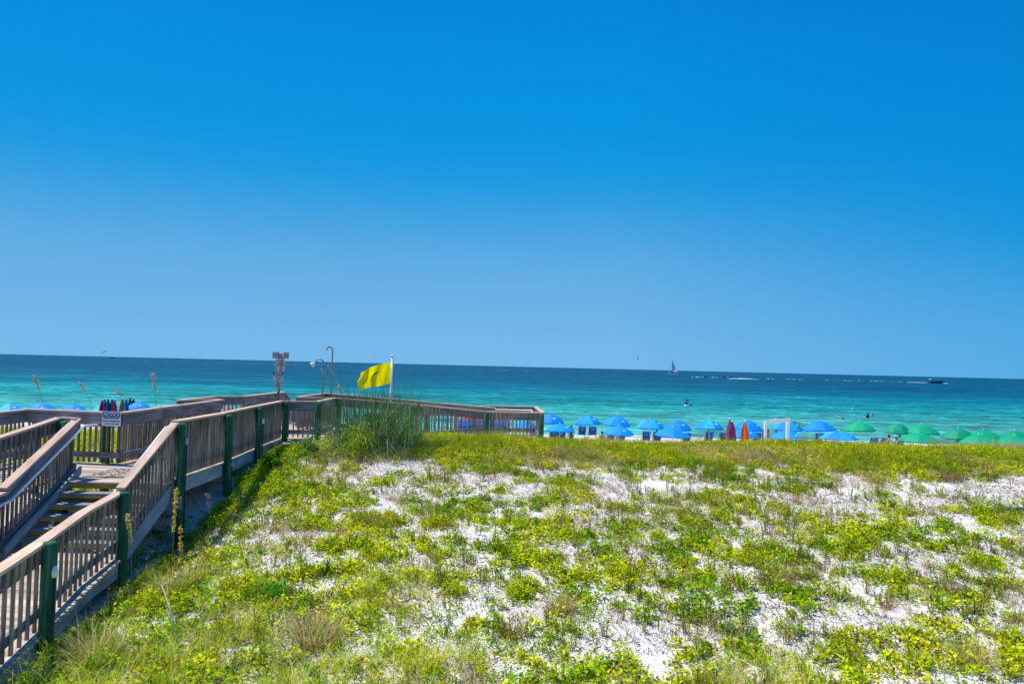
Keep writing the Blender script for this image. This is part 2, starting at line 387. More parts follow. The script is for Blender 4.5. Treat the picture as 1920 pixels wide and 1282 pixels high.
# ------------------------------------------------------------------ boardwalk
def lerp(a, b, t): return tuple(a[i]+(b[i]-a[i])*t for i in range(3))
def railing(label, pts, side=1, posts=(), name='railing', h=1.10, board=True, low=True, hand=None, group='railings of the wooden boardwalk', bal=.125, endpost=True, lowh=.19):
    """pts: (x, y, deck z) along the run; side +1: outside is to the right of travel"""
    root = empty(name, pts[0], 0, label, 'railing', group)
    O = Vector(pts[0])
    def rel(p): return Vector(p)-O
    cap = MB(); bd = MB(); lo = MB()
    for i in range(len(pts)-1):
        a = Vector(pts[i]); b = Vector(pts[i+1]); d = b-a; L = math.hypot(d.x, d.y)
        out = Vector((d.y, -d.x, 0)).normalized()*side
        up = Vector((0, 0, 1)); dh = Vector((d.x, d.y, 0)).normalized()
        sl = (b.z-a.z)/L
        jz = random.uniform(-.004, .004)
        cap.vboard(rel(a+up*(h-.02+jz))-dh*(.0 if i else .03), rel(b+up*(h-.02+jz))+dh*(.0 if i < len(pts)-2 else .03), .148, .04)
        if board:
            hb = .235
            bd.vboard(rel(a+up*(h-.045-hb/2)-out*.022), rel(b+up*(h-.045-hb/2)-out*.022), .038, hb)
        if low:
            lo.vboard(rel(a+up*lowh-out*.022), rel(b+up*lowh-out*.022), .038, .12)
        bm = MB(); n = max(1, int(L/bal))
        for k in range(n):
            t = (k+.5)/n
            p = a.lerp(b, t)+out*.022
            w = .036
            q = rel(p+dh*random.uniform(-.004, .004))
            bm.board(q+up*.03, q+up*(h-.042), .037, .036, up=out)
        bm.build('baluster_panel', M['baluster'], root)
    cap.build('rail_cap', M['cap'], root)
    if board: bd.build('rail_board', M['board'], root)
    if low: lo.build('lower_board', M['board'], root)
    for (x, y, ztop, zbot, r) in posts:
        pm = MB(); O2 = rel((x, y, 0))
        jx = random.uniform(-.02, .02)
        zz = [zbot-O.z, zbot+.4*(ztop-zbot)-O.z, ztop-.03-O.z, ztop-O.z]
        pm.tube([(O2.x-jx, O2.y, zz[0]), (O2.x-jx*.4, O2.y, zz[1]), (O2.x, O2.y, zz[2]), (O2.x, O2.y, zz[3])], [r*1.06, r*1.03, r, r*.8], n=16)
        pm.build('post', M['green'], root)
    if hand:
        hm = MB(); P = [rel(p) for p in hand]
        hm.tube(P, .024, n=8)
        hm.build('handrail', M['white'], root)
    return root
ZD = 3.73; ZLOW = 2.80; ZP = 3.38; GR = lambda x, y: H(x, y)-.5
def pst(x, y, zd, r=.082, h=1.10): return (x, y, zd+h-.05, GR(x, y), r)

# lower walkway runs from the foot of the stairs towards the viewer
RL = [(-6.28, 12.9), (-5.40, 9.2), (-5.08, 7.9), (-4.55, 5.8)]
LLo = [(-7.95, 12.75), (-7.22, 9.6), (-6.75, 7.4), (-6.35, 5.8)]
def off(p, q, d):      # offset the point p to the right of the direction p->q
    v = Vector((q[0]-p[0], q[1]-p[1])).normalized(); return (p[0]+v.y*d, p[1]-v.x*d)
# right side: main walk, stairs, lower walk
rp = [(-6.70, 23.3, ZD), (-6.52, 20.3, ZD), (-6.30, 17.5, ZD), (-6.28, 15.0, ZD)]
posts = [pst(-6.57, 23.3, ZD), pst(-6.38, 20.3, ZD), pst(-6.16, 17.5, ZD), pst(-6.14, 14.95, ZD)]
railing('sun bleached railing with green round posts along the right side of the upper walkway', rp, side=-1, posts=posts, low=True)
rs = [(-6.28, 15.0, ZD), (-6.26, 12.95, ZLOW)]
railing('sloping railing with pinkish cap on the right side of the wooden stairs', rs, side=-1, posts=[pst(-6.11, 12.75, ZLOW)], h=1.09,
        hand=[(-6.42, 15.15, ZD+.98), (-6.42, 14.9, ZD+.97), (-6.40, 12.95, ZLOW+.96), (-6.3, 12.3, ZLOW+.93)])
rl = [(-6.26, 12.9, ZLOW), (-5.93, 11.2, ZLOW), (-5.42, 9.3, ZLOW), (-5.08, 7.9, ZLOW), (-4.55, 5.8, ZLOW)]
railing('railing in the lower left corner with one thick green post and ribbed deck behind', rl, side=-1, posts=[pst(-5.27, 9.25, ZLOW), pst(-4.6, 6.5, ZLOW)], h=1.03, bal=.235)
# left side of stairs and lower walk
ls = [(-8.15, 15.0, ZD), (-7.98, 12.65, ZLOW)]
railing('steep railing with white pipe handrail on the left side of the stairs', ls, side=1, posts=[pst(-8.27, 14.9, ZD), pst(-8.13, 12.55, ZLOW)], h=1.09,
        hand=[(-7.93, 15.35, ZD+.95), (-8.02, 15.05, ZD+.95), (-7.86, 12.65, ZLOW+.88), (-7.5, 11.0, ZLOW+.86), (-7.1, 9.6, ZLOW+.86)])
ll = [(-7.98, 12.65, ZLOW), (-7.22, 9.6, ZLOW), (-6.35, 5.8, ZLOW)]
railing('short stretch of railing at the left edge beyond the foot of the stairs', ll, side=1, posts=[pst(-7.4, 9.6, ZLOW)], h=1.03)
# ramp on the far left that falls towards the viewer
rr = [(-8.15, 15.02, ZD), (-8.55, 15.15, ZD), (-8.55, 8.5, ZD-.82)]
railing('sloping railing with tan cap on the near side of the left ramp', rr, side=-1, posts=[pst(-8.42, 15.05, ZD-.02), pst(-8.40, 11.2, ZD-.5)], low=True, bal=.14)
rb = [(-10.45, 8.5, ZD-.9), (-10.45, 15.6, ZD-.02), (-10.42, 17.2, ZD), (-8.20, 16.85, ZD)]
railing('back railing of the landing carrying the blue notice sign', rb, side=-1, posts=[pst(-8.62, 17.08, ZD), pst(-10.58, 15.5, ZD), pst(-10.3, 17.36, ZD), pst(-10.58, 12, ZD-.45)])
rm = [(-8.20, 16.85, ZD), (-8.33, 20.2, ZD), (-8.46, 23.4, ZD)]
railing('grey board railing along the left side of the upper walkway', rm, side=-1, posts=[pst(-8.42, 18.0, ZD), pst(-8.52, 20.6, ZD), pst(-8.6, 23.3, ZD)])
# platform at the top of the beach stairs
rf = [(-9.35, 22.4, ZD), (-9.30, 25.1, ZD), (-8.66, 25.8, ZD), (-8.55, 30.1, ZD)]
railing('angular railing round the small platform left of the shower poles', rf, side=-1, posts=[pst(-9.45, 25.1, ZD), pst(-8.72, 30.1, ZD)])
rg = [(-8.60, 23.5, ZD), (-9.35, 22.4, ZD)]
railing('short railing closing the near corner of the small left platform', rg, side=1)
bs1 = [(-8.55, 30.15, ZD), (-8.35, 33.8, ZD-2.0)]
railing('railing sinking towards the beach below the tall sign pole', bs1, side=-1, posts=[pst(-8.5, 33.8, ZD-2.0)])
rj = [(-6.70, 23.34, ZD), (-5.72, 23.5, ZD), (-5.80, 26.25, ZD)]
railing('jutting railing of the shower corner beside the big grass clump', rj, side=-1, posts=[pst(-5.72, 23.35, ZD), pst(-5.66, 26.3, ZD)][:2] if False else [pst(-5.62, 23.38, ZD), pst(-5.66, 26.3, ZD)])
rk = [(-5.95, 26.2, ZD), (-7.05, 26.35, ZD), (-6.95, 29.9, ZD)]
railing('low dark railing behind the two shower poles', rk, side=1, posts=[pst(-6.85, 29.95, ZD)])
# ramp to the right and its turning platform
n0 = [(-5.80, 26.3, ZD), (-3.3, 26.7, ZD-.16), (-.80, 26.75, ZP), (1.07, 26.8, ZP)]
railing('long railing with dark boards running right from the grass clump to the end platform', n0, side=1, posts=[pst(-3.3, 26.55, ZD-.16), pst(-.78, 26.6, ZP), pst(1.05, 26.62, ZP)])
n1_ = [(-6.9, 29.9, ZD), (-5.9, 28.9, ZD), (-3.3, 28.75, ZD-.16), (-.55, 28.7, ZP+.02)]
railing('middle railing between the two lanes of the right hand ramp', n1_, side=-1, low=False, bal=.16, board=True)
n2_ = [(1.10, 26.85, ZP), (.98, 30.6, ZP), (-.75, 30.6, ZP), (-3.2, 30.6, ZP-.2), (-5.6, 30.6, ZP-.42)]
railing('far railing round the end platform above the blue umbrellas', n2_, side=1, posts=[pst(1.12, 30.7, ZP), pst(-.7, 30.75, ZP), pst(-3.2, 30.75, ZP-.2)])
ih = MB(); ih.tube([(-.7, 28.9, ZP+.98), (-.55, 28.45, ZP+.98), (-.45, 27.0, ZP+.96), (.8, 27.05, ZP+.96), (.82, 30.35, ZP+.96), (-.7, 30.4, ZP+.96)], .024)
tag(ih.build('pipe_handrail', M['white']), 'white pipe handrail looping round the inside of the end platform', 'handrail')

# decks
bw = empty('boardwalk', (-7.4, 16, ZD), 0, 'grey plank decking of the boardwalk with its edge beams', 'boardwalk')
BO = Vector((-7.4, 16, ZD))
def deck(L, Rr, name='deck'):
    """planks laid across between the polylines L and Rr (x, y, z)"""
    mb = MB()
    for i in range(len(L)-1):
        a0, a1, b0, b1 = map(Vector, (L[i], L[i+1], Rr[i], Rr[i+1]))
        n = max(1, int(round(max((a1-a0).length, (b1-b0).length)/.146)))
        for k in range(n):
            t = (k+.5)/n
            p = a0.lerp(a1, t); q = b0.lerp(b1, t); w = ((a1-a0).length*(1-.5)+(b1-b0).length*.5)/n-.006
            jz = random.uniform(-.003, .001)
            mb.board(p-BO+Vector((0, 0, -.02+jz)), q-BO+Vector((0, 0, -.02+jz)), w, .038)
    return mb.build(name, M['deck'], bw)
def beams(lines, hh=.235):
    for ln in lines:
        mb = MB()
        for i in range(len(ln)-1):
            mb.vboard(Vector(ln[i])-BO-Vector((0, 0, .045+hh/2)), Vector(ln[i+1])-BO-Vector((0, 0, .045+hh/2)), .045, hh)
        mb.build('edge_beam', M['beam'], bw)
E = .07
deck([(-8.62, 23.5, ZD), (-8.28, 16.9, ZD)], [(-6.70+E, 23.3, ZD), (-6.24, 16.9, ZD)])
deck([(-10.5, 17.2, ZD), (-10.5, 15.1, ZD)], [(-6.24, 16.88, ZD), (-6.24, 15.1, ZD)])
deck([(-8.12, 15.09, ZD), (-8.12, 14.42, ZD)], [(-6.24, 15.09, ZD), (-6.24, 14.42, ZD)])
deck([(-10.5, 15.09, ZD-.005), (-10.5, 8.5, ZD-.9)], [(-8.5, 15.09, ZD-.005), (-8.5, 8.5, ZD-.9)])
deck([(-7.98, 13.1, ZLOW), (-7.22, 9.6, ZLOW), (-6.35, 5.8, ZLOW)], [(-6.20, 13.1, ZLOW), (-5.33, 9.3, ZLOW), (-4.48, 5.8, ZLOW)])
deck([(-9.4, 26.2, ZD), (-9.4, 22.4, ZD)], [(-5.75, 26.2, ZD), (-5.75, 23.52, ZD)][:2] if False else [(-5.75, 26.2, ZD), (-6.0, 23.52, ZD)])
deck([(-8.6, 30.1, ZD), (-8.6, 26.22, ZD)], [(-5.9, 30.1, ZD), (-5.75, 26.25, ZD)])
deck([(-5.75, 26.7, ZD), (-.8, 26.72, ZP), (1.08, 26.78, ZP)], [(-5.85, 28.8, ZD), (-.8, 28.72, ZP), (1.06, 28.72, ZP)])
deck([(1.06, 28.74, ZP), (-.8, 28.74, ZP), (-5.6, 28.8, ZP-.42)], [(1.0, 30.6, ZP), (-.8, 30.6, ZP), (-5.6, 30.6, ZP-.42)])
beams([[(-6.67, 23.3, ZD), (-6.49, 20.3, ZD), (-6.27, 17.5, ZD), (-6.25, 14.9, ZD)],
       [(-6.22, 13.1, ZLOW), (-5.90, 11.2, ZLOW), (-5.38, 9.3, ZLOW), (-4.52, 5.8, ZLOW)],
       [(-8.20, 16.9, ZD), (-10.45, 17.2, ZD)],
       [(-8.0, 13.0, ZLOW), (-7.22, 9.6, ZLOW), (-6.4, 5.8, ZLOW)],
       [(-8.46, 23.4, ZD), (-8.20, 16.9, ZD)],
       [(-5.8, 26.7, ZD), (-.8, 26.72, ZP), (1.08, 26.78, ZP)],
       [(1.06, 26.85, ZP), (1.0, 30.6, ZP)]])
for y in (14.75, 17.5, 20.3, 23.2):
    mb = MB(); mb.board(Vector((-8.5, y, ZD-.40))-BO, Vector((-6.02, y, ZD-.40))-BO, .05, .235, up=(0, 0, 1)); mb.build('cross_beam', M['board'], bw)
# stairs
st = empty('stairs', (-7.1, 13.7, ZLOW), 0, 'open wooden stairs with blue grey treads climbing to the landing', 'stairs'); SO = Vector((-7.1, 13.7, ZLOW))
for k in range(5):
    z = ZD-(k+1)*.155; y = 14.42-(k+.5)*.27
    mb = MB(); mb.box(Vector((-7.12+.01*k, y+.07, z-.02))-SO, 1.72, .135, .038); mb.box(Vector((-7.12+.01*k, y-.073, z-.02))-SO, 1.72, .135, .038)
    mb.build('tread', M['tread'], st)
    mb = MB(); mb.box(Vector((-7.12+.01*k, y-.128, z-.064))-SO, 1.66, .03, .045)
    mb.build('tread_edge', M['fascia'], st)
mb = MB(); mb.box(Vector((-7.12, 14.47, ZD-.08))-SO, 1.7, .03, .075); mb.build('tread_edge', M['fascia'], st)
for x0, x1 in ((-8.05, -7.99), (-6.24, -6.23)):
    mb = MB(); mb.vboard(Vector((x0, 14.75, ZD-.22))-SO, Vector((x1, 12.75, ZLOW-.14))-SO, .045, .30); mb.build('stringer', M['beam'], st)
mb = MB(); mb.vboard(Vector((-8.0, 14.95, ZD+.14))-SO, Vector((-7.87, 12.55, ZLOW+.10))-SO, .04, .14); mb.build('toe_board', M['beam'], st)
# beach stairs below the sign pole
st2 = empty('stairs', (-7.7, 32, 2.5), 0, 'wooden stairs dropping from the boardwalk to the beach', 'stairs')
for k in range(11):
    mb = MB(); mb.box((.0, 30.3+k*.32-32, ZD-(k+1)*.17-2.5), 1.5, .28, .04); mb.build('tread', M['tread'], st2)
for dx in (-.78, .78):
    mb = MB(); mb.vboard((dx, -1.9, ZD-.15-2.5), (dx, 1.8, ZD-2.1-2.5), .05, .28); mb.build('stringer', M['beam'], st2)
bs2 = [(-6.9, 30.1, ZD), (-6.85, 33.8, ZD-2.0)]
railing('plain railing on the right of the beach stairs', bs2, side=1, posts=[pst(-6.8, 33.8, ZD-2.0)])
# slip mat on the landing
m, nt, bs = newmat('diamond_mat')
tc = nd(nt, 'ShaderNodeTexCoord'); w = nd(nt, 'ShaderNodeTexVoronoi'); w.inputs['Scale'].default_value = 14; nt.links.new(tc.outputs['Object'], w.inputs['Vector'])
r = ramp(nt, [(.25, (.55, .47, .40)), (.5, (.12, .09, .07))]); nt.links.new(w.outputs['Distance'], r.inputs[0]); nt.links.new(r.outputs[0], bs.inputs['Base Color']); bs.inputs['Roughness'].default_value = .9
M['mat'] = m
mb = MB(); mb.box((-7.62, 15.6, ZD+.008), .75, 1.2, .012)
tag(mb.build('slip_mat', M['mat'], None, (-7.62, 15.6, ZD)), 'patterned anti slip mat lying on the landing deck', 'mat')

# pipe lying along the foot of the boardwalk
p0 = onz(255, 1070, 2.38); p1 = onz(405, 920, 2.95)
pm = MB(); pts = []
for k in range(9):
    t = k/8; p = p0.lerp(p1, t); p.z = H(p.x, p.y)+.07; pts.append(p-p0)
pm.tube(pts, .052, n=10); 
tag(pm.build('drain_pipe', M['pipe'], None, p0), 'pale plastic pipe lying on the sand beside the boardwalk', 'pipe')

# small lights and conduit on posts
for (x, y, z, zl, lab) in ((-6.03, 14.93, ZD+.72, 2.3, 'small grey path light on the green post at the top of the stairs'),
                       (-6.27, 20.28, ZD+.72, 3.3, 'small white path light on the third green post of the upper walkway'),
                       (-5.17, 9.2, ZLOW+.72, 2.4, 'small white path light on the thick post in the lower left corner'),
                       (-6.05, 17.48, ZD-.02, 2.6, 'small dark junction box low on the second green post')):
    t = empty('path_light', (x, y, z), 0, lab, 'path light', 'path lights on the boardwalk posts')
    mb = MB(); mb.tube([(0, 0, -.06), (0, 0, .0), (0, 0, .07)], [.03, .036, .022], 10); mb.build('housing', M['white'] if 'white' in lab else M['lampgrey'], t)
    mb = MB(); mb.tube([(0, .0, -.06), (0, .01, zl-z)], .012, 6); mb.build('conduit', M['dark'], t)

# ------------------------------------------------------------------ signs
def text_mesh(txt, size, mat, parent, loc, rot, name='lettering', shear=0, ext=.0015, sx=1, align='CENTER', bold=0):
    cu = bpy.data.curves.new(name, 'FONT'); cu.body = txt; cu.size = size; cu.align_x = align; cu.align_y = 'CENTER'; cu.extrude = ext; cu.shear = shear; cu.offset = bold; cu.resolution_u = 3
    tmp = bpy.data.objects.new(name, cu); COL.objects.link(tmp)
    bpy.context.view_layer.update()
    me = bpy.data.meshes.new_from_object(tmp.evaluated_get(bpy.context.evaluated_depsgraph_get()))
    bpy.data.objects.remove(tmp); bpy.data.curves.remove(cu)
    o = link_mesh(name, me, None, parent); me.materials.clear(); me.materials.append(mat)
    o.location = loc; o.rotation_euler = rot; o.scale = (sx, 1, 1)
    return o
ROT = (R(90), 0, 0)
# notice sign on the back railing; it faces the viewer
q = at(209, 785, 16.80)
ns = empty('notice_sign', (q.x, q.y, q.z), R(-9)*0+math.atan2(-.35, 2.22), 'blue and white notice sign hung on the back railing of the landing', 'sign')
mb = MB(); mb.box((0, 0, 0), .43, .008, .30); mb.build('sign_plate', M['signwhite'], ns)
mb = MB(); mb.box((0, -.006, .088), .405, .006, .105); mb.build('header', M['signblue'], ns)
text_mesh('NOTICE', .10, M['signwhite'], ns, (0, -.012, .087), ROT, shear=.25, bold=.001)
text_mesh('PLEASE USE CAUTION', .042, M['ink'], ns, (0, -.007, .010), ROT, bold=.0012, sx=.86)
text_mesh('WHILE ON BOARDWALK', .042, M['ink'], ns, (0, -.007, -.050), ROT, bold=.0012, sx=.84)
text_mesh('PLEASE KEEP OFF OF THE DUNES', .028, M['ink'], ns, (0, -.007, -.105), ROT, bold=.0008, sx=.86)
# tall sign pole with flood lights
D = 29.0
def rp_(px, py): return at(px, py, D)
b = rp_(521, 740); zb = ZD
sp = empty('sign_pole', (b.x, D, zb), 0, 'tall pole with two grey floodlights and stacked beach flag signs', 'sign pole')
SPO = Vector((b.x, D, zb)); ux = D/F
def zz_(py): return at(521, py, D).z-zb
mb = MB(); mb.tube([(0, .05, -1.2), (0, .05, zz_(668))], .05, 8); mb.build('pole', M['pole'], sp)
def plate(name, cx, py0, py1, wpx, mat, dy=0):
    z0, z1 = zz_(py1), zz_(py0)
    mb = MB(); mb.box(((cx-521)*ux, -.03+dy, (z0+z1)/2), wpx*ux, .012, z1-z0); return mb.build(name, mat, sp)
M['signgrey'] = simple('faded_sign', (.50, .48, .46), .6)
fp = plate('flag_sign', 524, 672, 696, 17, M['signgrey'])
for k, (cm, t) in enumerate((('red', 'HIGH'), ('red', 'MEDIUM'), ('yellow', 'MODERATE'), ('umbgreendk', 'LOW'), ('purple', 'PESTS'))):
    z = zz_(676+k*4.4)
    mb = MB(); mb.poly([((517.3-521)*ux, -.045, z+.035), ((517.3-521)*ux, -.045, z-.035), ((519.6-521)*ux, -.045, z)]); mb.build('flag_symbol', M[cm], sp)
    text_mesh(t, .065, M['ink'], sp, ((526-521)*ux, -.040, z), ROT, sx=.8, bold=.002)
plate('notice_header', 521, 696.5, 702.5, 19, M['signblue'], -.004)
text_mesh('NOTICE', .10, M['signwhite'], sp, (0, -.045, zz_(699.5)), ROT, shear=.2, sx=.8)
plate('notice_sign', 521, 703, 712, 18.5, M['signgrey'])
for k in range(3):
    text_mesh(('BEACH ACCESS', 'NO GLASS', 'NO PETS')[k], .045, M['ink'], sp, (0, -.040, zz_(705+k*2.6)), ROT, sx=.9)
plate('small_sign', 521, 712.5, 728, 10.5, M['lampgrey'])
for k in range(3): text_mesh(('NO', 'DIVING', 'DUNES')[k], .05, M['ink'], sp, (0, -.040, zz_(716+k*4)), ROT, sx=.7)
for cx, wd in ((515, 11), (534.5, 9)):
    mb = MB(); c = ((cx-521)*ux, -.02, zz_(666))
    mb.box(c, wd*ux, .14, 12*ux); mb.box((c[0], -.10, c[2]), (wd-2)*ux, .03, 9*ux)
    fl = mb.build('floodlight', M['lampgrey'], sp)
    mb = MB(); mb.box((c[0], -.118, c[2]), (wd-3.5)*ux, .008, 7*ux); mb.build('lens', M['steel'], fl)
mb = MB(); mb.box(((523-521)*ux, 0, zz_(667)), 8*ux, .10, 8*ux); mb.build('junction_box', M['pole'], sp)
mb = MB(); mb.tube([((517-521)*ux, 0, zz_(671)), ((536-521)*ux, 0, zz_(671))], .02, 6); mb.build('crossbar', M['dark'], sp)

# shower poles
def shower(px0, py0, px1, py1, hpx, hpy, D, lab, head):
    b = at(px0, py0, D); t = at(px1, py1, D); hd = at(hpx, hpy, D)
    o = empty('outdoor_shower', (b.x, D, ZD), 0, lab, 'shower', 'outdoor showers on the boardwalk'); O = Vector((b.x, D, ZD))
    mb = MB(); t2 = t-O; b2 = Vector((0, 0, 0)); h2 = hd-O
    mb.tube([b2, t2-Vector((0, 0, .10)), t2-Vector((.02, 0, .02)), t2-Vector((.10, 0, 0)), t2.lerp(h2, .55)+Vector((0, 0, .10)), h2], [.026, .024, .022, .02, .02, .02], 8)
    mb.build('pipe', M['steel'], o)
    if head:
        mb = MB(); dr = Vector((-.8, 0, -.6)); mb.tube([h2-dr*.02, h2+dr*.09, h2+dr*.12], [.03, .085, .08], 10); mb.build('shower_head', M['white'], o)
        mb = MB(); zv = t2.z*.30; mb.tube([(t2.x*.3, 0, zv), (t2.x*.3-.16, 0, zv)], .014, 6); mb.ball((t2.x*.3-.17, 0, zv), .03, 6, 4); mb.build('valve_handle', M['dark'], o)
    return o
shower(604.5, 750, 606.8, 674.5, 590, 680.5, 26.0, 'shorter outdoor shower pole with a white shower head', True)
shower(620.4, 745, 623.8, 651, 611.5, 656.5, 26.6, 'taller bare shower pipe with a bent top beside the shorter shower', False)

# flag and its pole
D = 28.0
b = at(733, 750, D); t = at(735.8, 668, D)
fpole = empty('flag_pole', (b.x, D, ZP), 0, 'white flag pole rising behind the big clump of sea oats', 'flag pole'); FO = Vector((b.x, D, ZP))
mb = MB(); mb.tube([Vector((-.03, 0, -.6)), t-FO], .043, 12); mb.build('pole', M['white'], fpole)
mb = MB(); mb.tube([t-FO, t-FO+Vector((0, 0, .035)), t-FO+Vector((0, 0, .05))], [.068, .068, .03], 12); mb.build('pole_cap', M['white'], fpole)
HT, HB, FT, FB = at(733.2, 679.5, D), at(731.5, 718.5, D), at(673, 699, D), at(671.5, 731.5, D)
nu, nv = 44, 18; co = []
for j in range(nv+1):
    v = j/nv
    for i in range(nu+1):
        u = i/nu
        p = HT.lerp(FT, u).lerp(HB.lerp(FB, u), v)
        p = p+Vector((0, 0, 1))*(.075*math.sin(u*math.pi)*(1-v)-.015*math.sin(u*2*math.pi)*(v))
        p.y += (.06*math.sin(u*7.5+v*1.6)+.025*math.sin(u*15-v*3+1))*min(1, u*2.5)
        p.x += .05*math.sin(v*6+1)*u*u*1.2
        co.append(tuple(p-HT))
faces = [(j*(nu+1)+i, j*(nu+1)+i+1, (j+1)*(nu+1)+i+1, (j+1)*(nu+1)+i) for j in range(nv) for i in range(nu)]
me = bpy.data.meshes.new('flag_cloth'); me.from_pydata(co, [], faces); me.polygons.foreach_set('use_smooth', [True]*len(faces))
flag = empty('beach_flag', HT, 0, 'rippling yellow beach flag with small black script flying from the white pole', 'flag')
fo = link_mesh('flag_cloth', me, M['yellow'], flag)
def flagp(u, v):
    p = HT.lerp(FT, u).lerp(HB.lerp(FB, u), v)+Vector((0, 0, 1))*(.075*math.sin(u*math.pi)*(1-v)-.015*math.sin(u*2*math.pi)*v)
    p.y += (.06*math.sin(u*7.5+v*1.6)+.025*math.sin(u*15-v*3+1))*min(1, u*2.5)-.014
    p.x += .05*math.sin(v*6+1)*u*u*1.2
    return p-HT
mb = MB()
for st_ in ([(.57, .66), (.555, .55), (.54, .47), (.50, .38), (.485, .36), (.52, .44), (.53, .50)], [(.50, .46), (.48, .40), (.47, .34), (.46, .42)], [(.455, .40), (.44, .33), (.43, .30), (.435, .40), (.42, .36)], [(.41, .36), (.395, .30), (.40, .38), (.38, .33)]):
    mb.tube([flagp(u, v) for u, v in st_], .012, 5)
mb.build('script_mark', M['ink'], flag)

# ------------------------------------------------------------------ vegetation
def vnoise(x, y, s, seed=0):
    x = np.asarray(x)*s+seed*17.31; y = np.asarray(y)*s+seed*9.7
    xi = np.floor(x).astype(int); yi = np.floor(y).astype(int); fx = x-xi; fy = y-yi
    fx = fx*fx*(3-2*fx); fy = fy*fy*(3-2*fy)
    def h(a, b):
        n = (a*374761393+b*668265263+seed*144665) & 0x7fffffff
        n = ((n ^ (n >> 13))*1274126177) & 0x7fffffff
        return (n % 65536)/65536.0
    return (h(xi, yi)*(1-fx)+h(xi+1, yi)*fx)*(1-fy)+(h(xi, yi+1)*(1-fx)+h(xi+1, yi+1)*fx)*fy
def fbm(x, y, s, seed=0, o=3):
    a = 0; t = 0; w = 1
    for k in range(o):
        a = a+w*vnoise(x, y, s*2**k, seed+k*5); t += w; w *= .5
    return a/t
class Veg:
    def __init__(s): s.v = []; s.c = []
    def leaves(s, c, d, up, l, w, col):
        side = np.cross(d, up); side /= np.linalg.norm(side, axis=1, keepdims=True)+1e-9
        l = l[:, None]; w = w[:, None]
        n = np.cross(side, d)
        q = np.stack([c, c+d*l*.45+side*w*.5+n*w*.12, c+d*l, c+d*l*.45-side*w*.5+n*w*.12], 1)
        s.v.append(q); s.c.append(col)
    def blades(s, base, az, L, lean, bend, w, col, segs=4):
        """curved tapering blades; lean, bend are horizontal travel relative to the length"""
        h = np.stack([np.cos(az), np.sin(az), 0*az], 1); sd = np.stack([-np.sin(az), np.cos(az), 0*az], 1)
        rot = RNG.uniform(-1.2, 1.2, len(az))[:, None]
        sd = sd*np.cos(rot)+h*np.sin(rot)
        P = []; W = []
        for k in range(segs+1):
            t = k/segs
            hor = lean*t+bend*t**2
            ver = t*np.sqrt(np.maximum(.06, 1-(lean+bend*t)**2*.75)) - np.maximum(0, lean+bend-.8)*t**3*.5
            P.append(base+h*(L*hor)[:, None]+np.array([0, 0, 1])*(L*ver)[:, None]); W.append(w*(1-t**1.6*.92))
        for k in range(segs):
            a = sd*(W[k]/2)[:, None]; b = sd*(W[k+1]/2)[:, None]
            s.v.append(np.stack([P[k]-a, P[k]+a, P[k+1]+b, P[k+1]-b], 1)); s.c.append(col)
        return P[-1]
    def build(s, name, mat, parent=None, origin=(0, 0, 0)):
        v = np.concatenate(s.v); c = np.concatenate(s.c)
        co = v.reshape(-1, 3)-np.array(origin); n = len(v)
        me = bpy.data.meshes.new(name); fast_mesh(me, co, np.arange(n*4).reshape(n, 4))
        a = me.attributes.new('col', 'FLOAT_COLOR', 'POINT')
        cc = np.ones((n*4, 4), np.float32); cc[:, :3] = np.repeat(np.clip(c, 0, 1), 4, axis=0)
        a.data.foreach_set('color', cc.ravel())
        o = link_mesh(name, me, mat, parent)
        if parent is None: o.location = origin
        return o
def jit(col, n, a=.25, warm=.12):
    b = RNG.uniform(1-a, 1+a, (n, 1)); k = RNG.normal(0, warm, (n, 1))
    return np.asarray(col)*b*np.concatenate([1+k, 1+0*k, 1-k], 1)
def blocked(x, y):
    """true where boards stand, so that nothing grows through them"""
    x = np.asarray(x); y = np.asarray(y)
    rx = np.interp(y, [5, 7.9, 9.3, 12.9, 15, 17.5, 20.3, 23.3], [-4.3, -4.95, -5.2, -6.0, -6.05, -6.1, -6.3, -6.5])
    lx = np.where(y < 13.2, np.interp(y, [5.8, 9.6, 12.7], [-6.6, -7.5, -8.1]), np.where(y < 15.1, -8.3, np.where(y < 17.3, -10.7, -8.75)))
    main = (x > lx) & (x < rx) & (y < 24)
    far = (y > 22.3) & (y < 31) & (x > -9.6) & (x < -5.5)
    far2 = (y > 26.5) & (y < 30.8) & (x > -6) & (x < 1.3)
    return main | far | far2
def sample(n, y0, y1, x0=None, x1=None):
    """uniform over the ground in view between the depths y0 and y1"""
    y = np.sqrt(RNG.uniform(y0**2, y1**2, n)) if x0 is None else RNG.uniform(y0, y1, n)
    if x0 is None: x = RNG.uniform(-.68, .68, n)*y
    else: x = RNG.uniform(x0, x1, n)
    return x, y
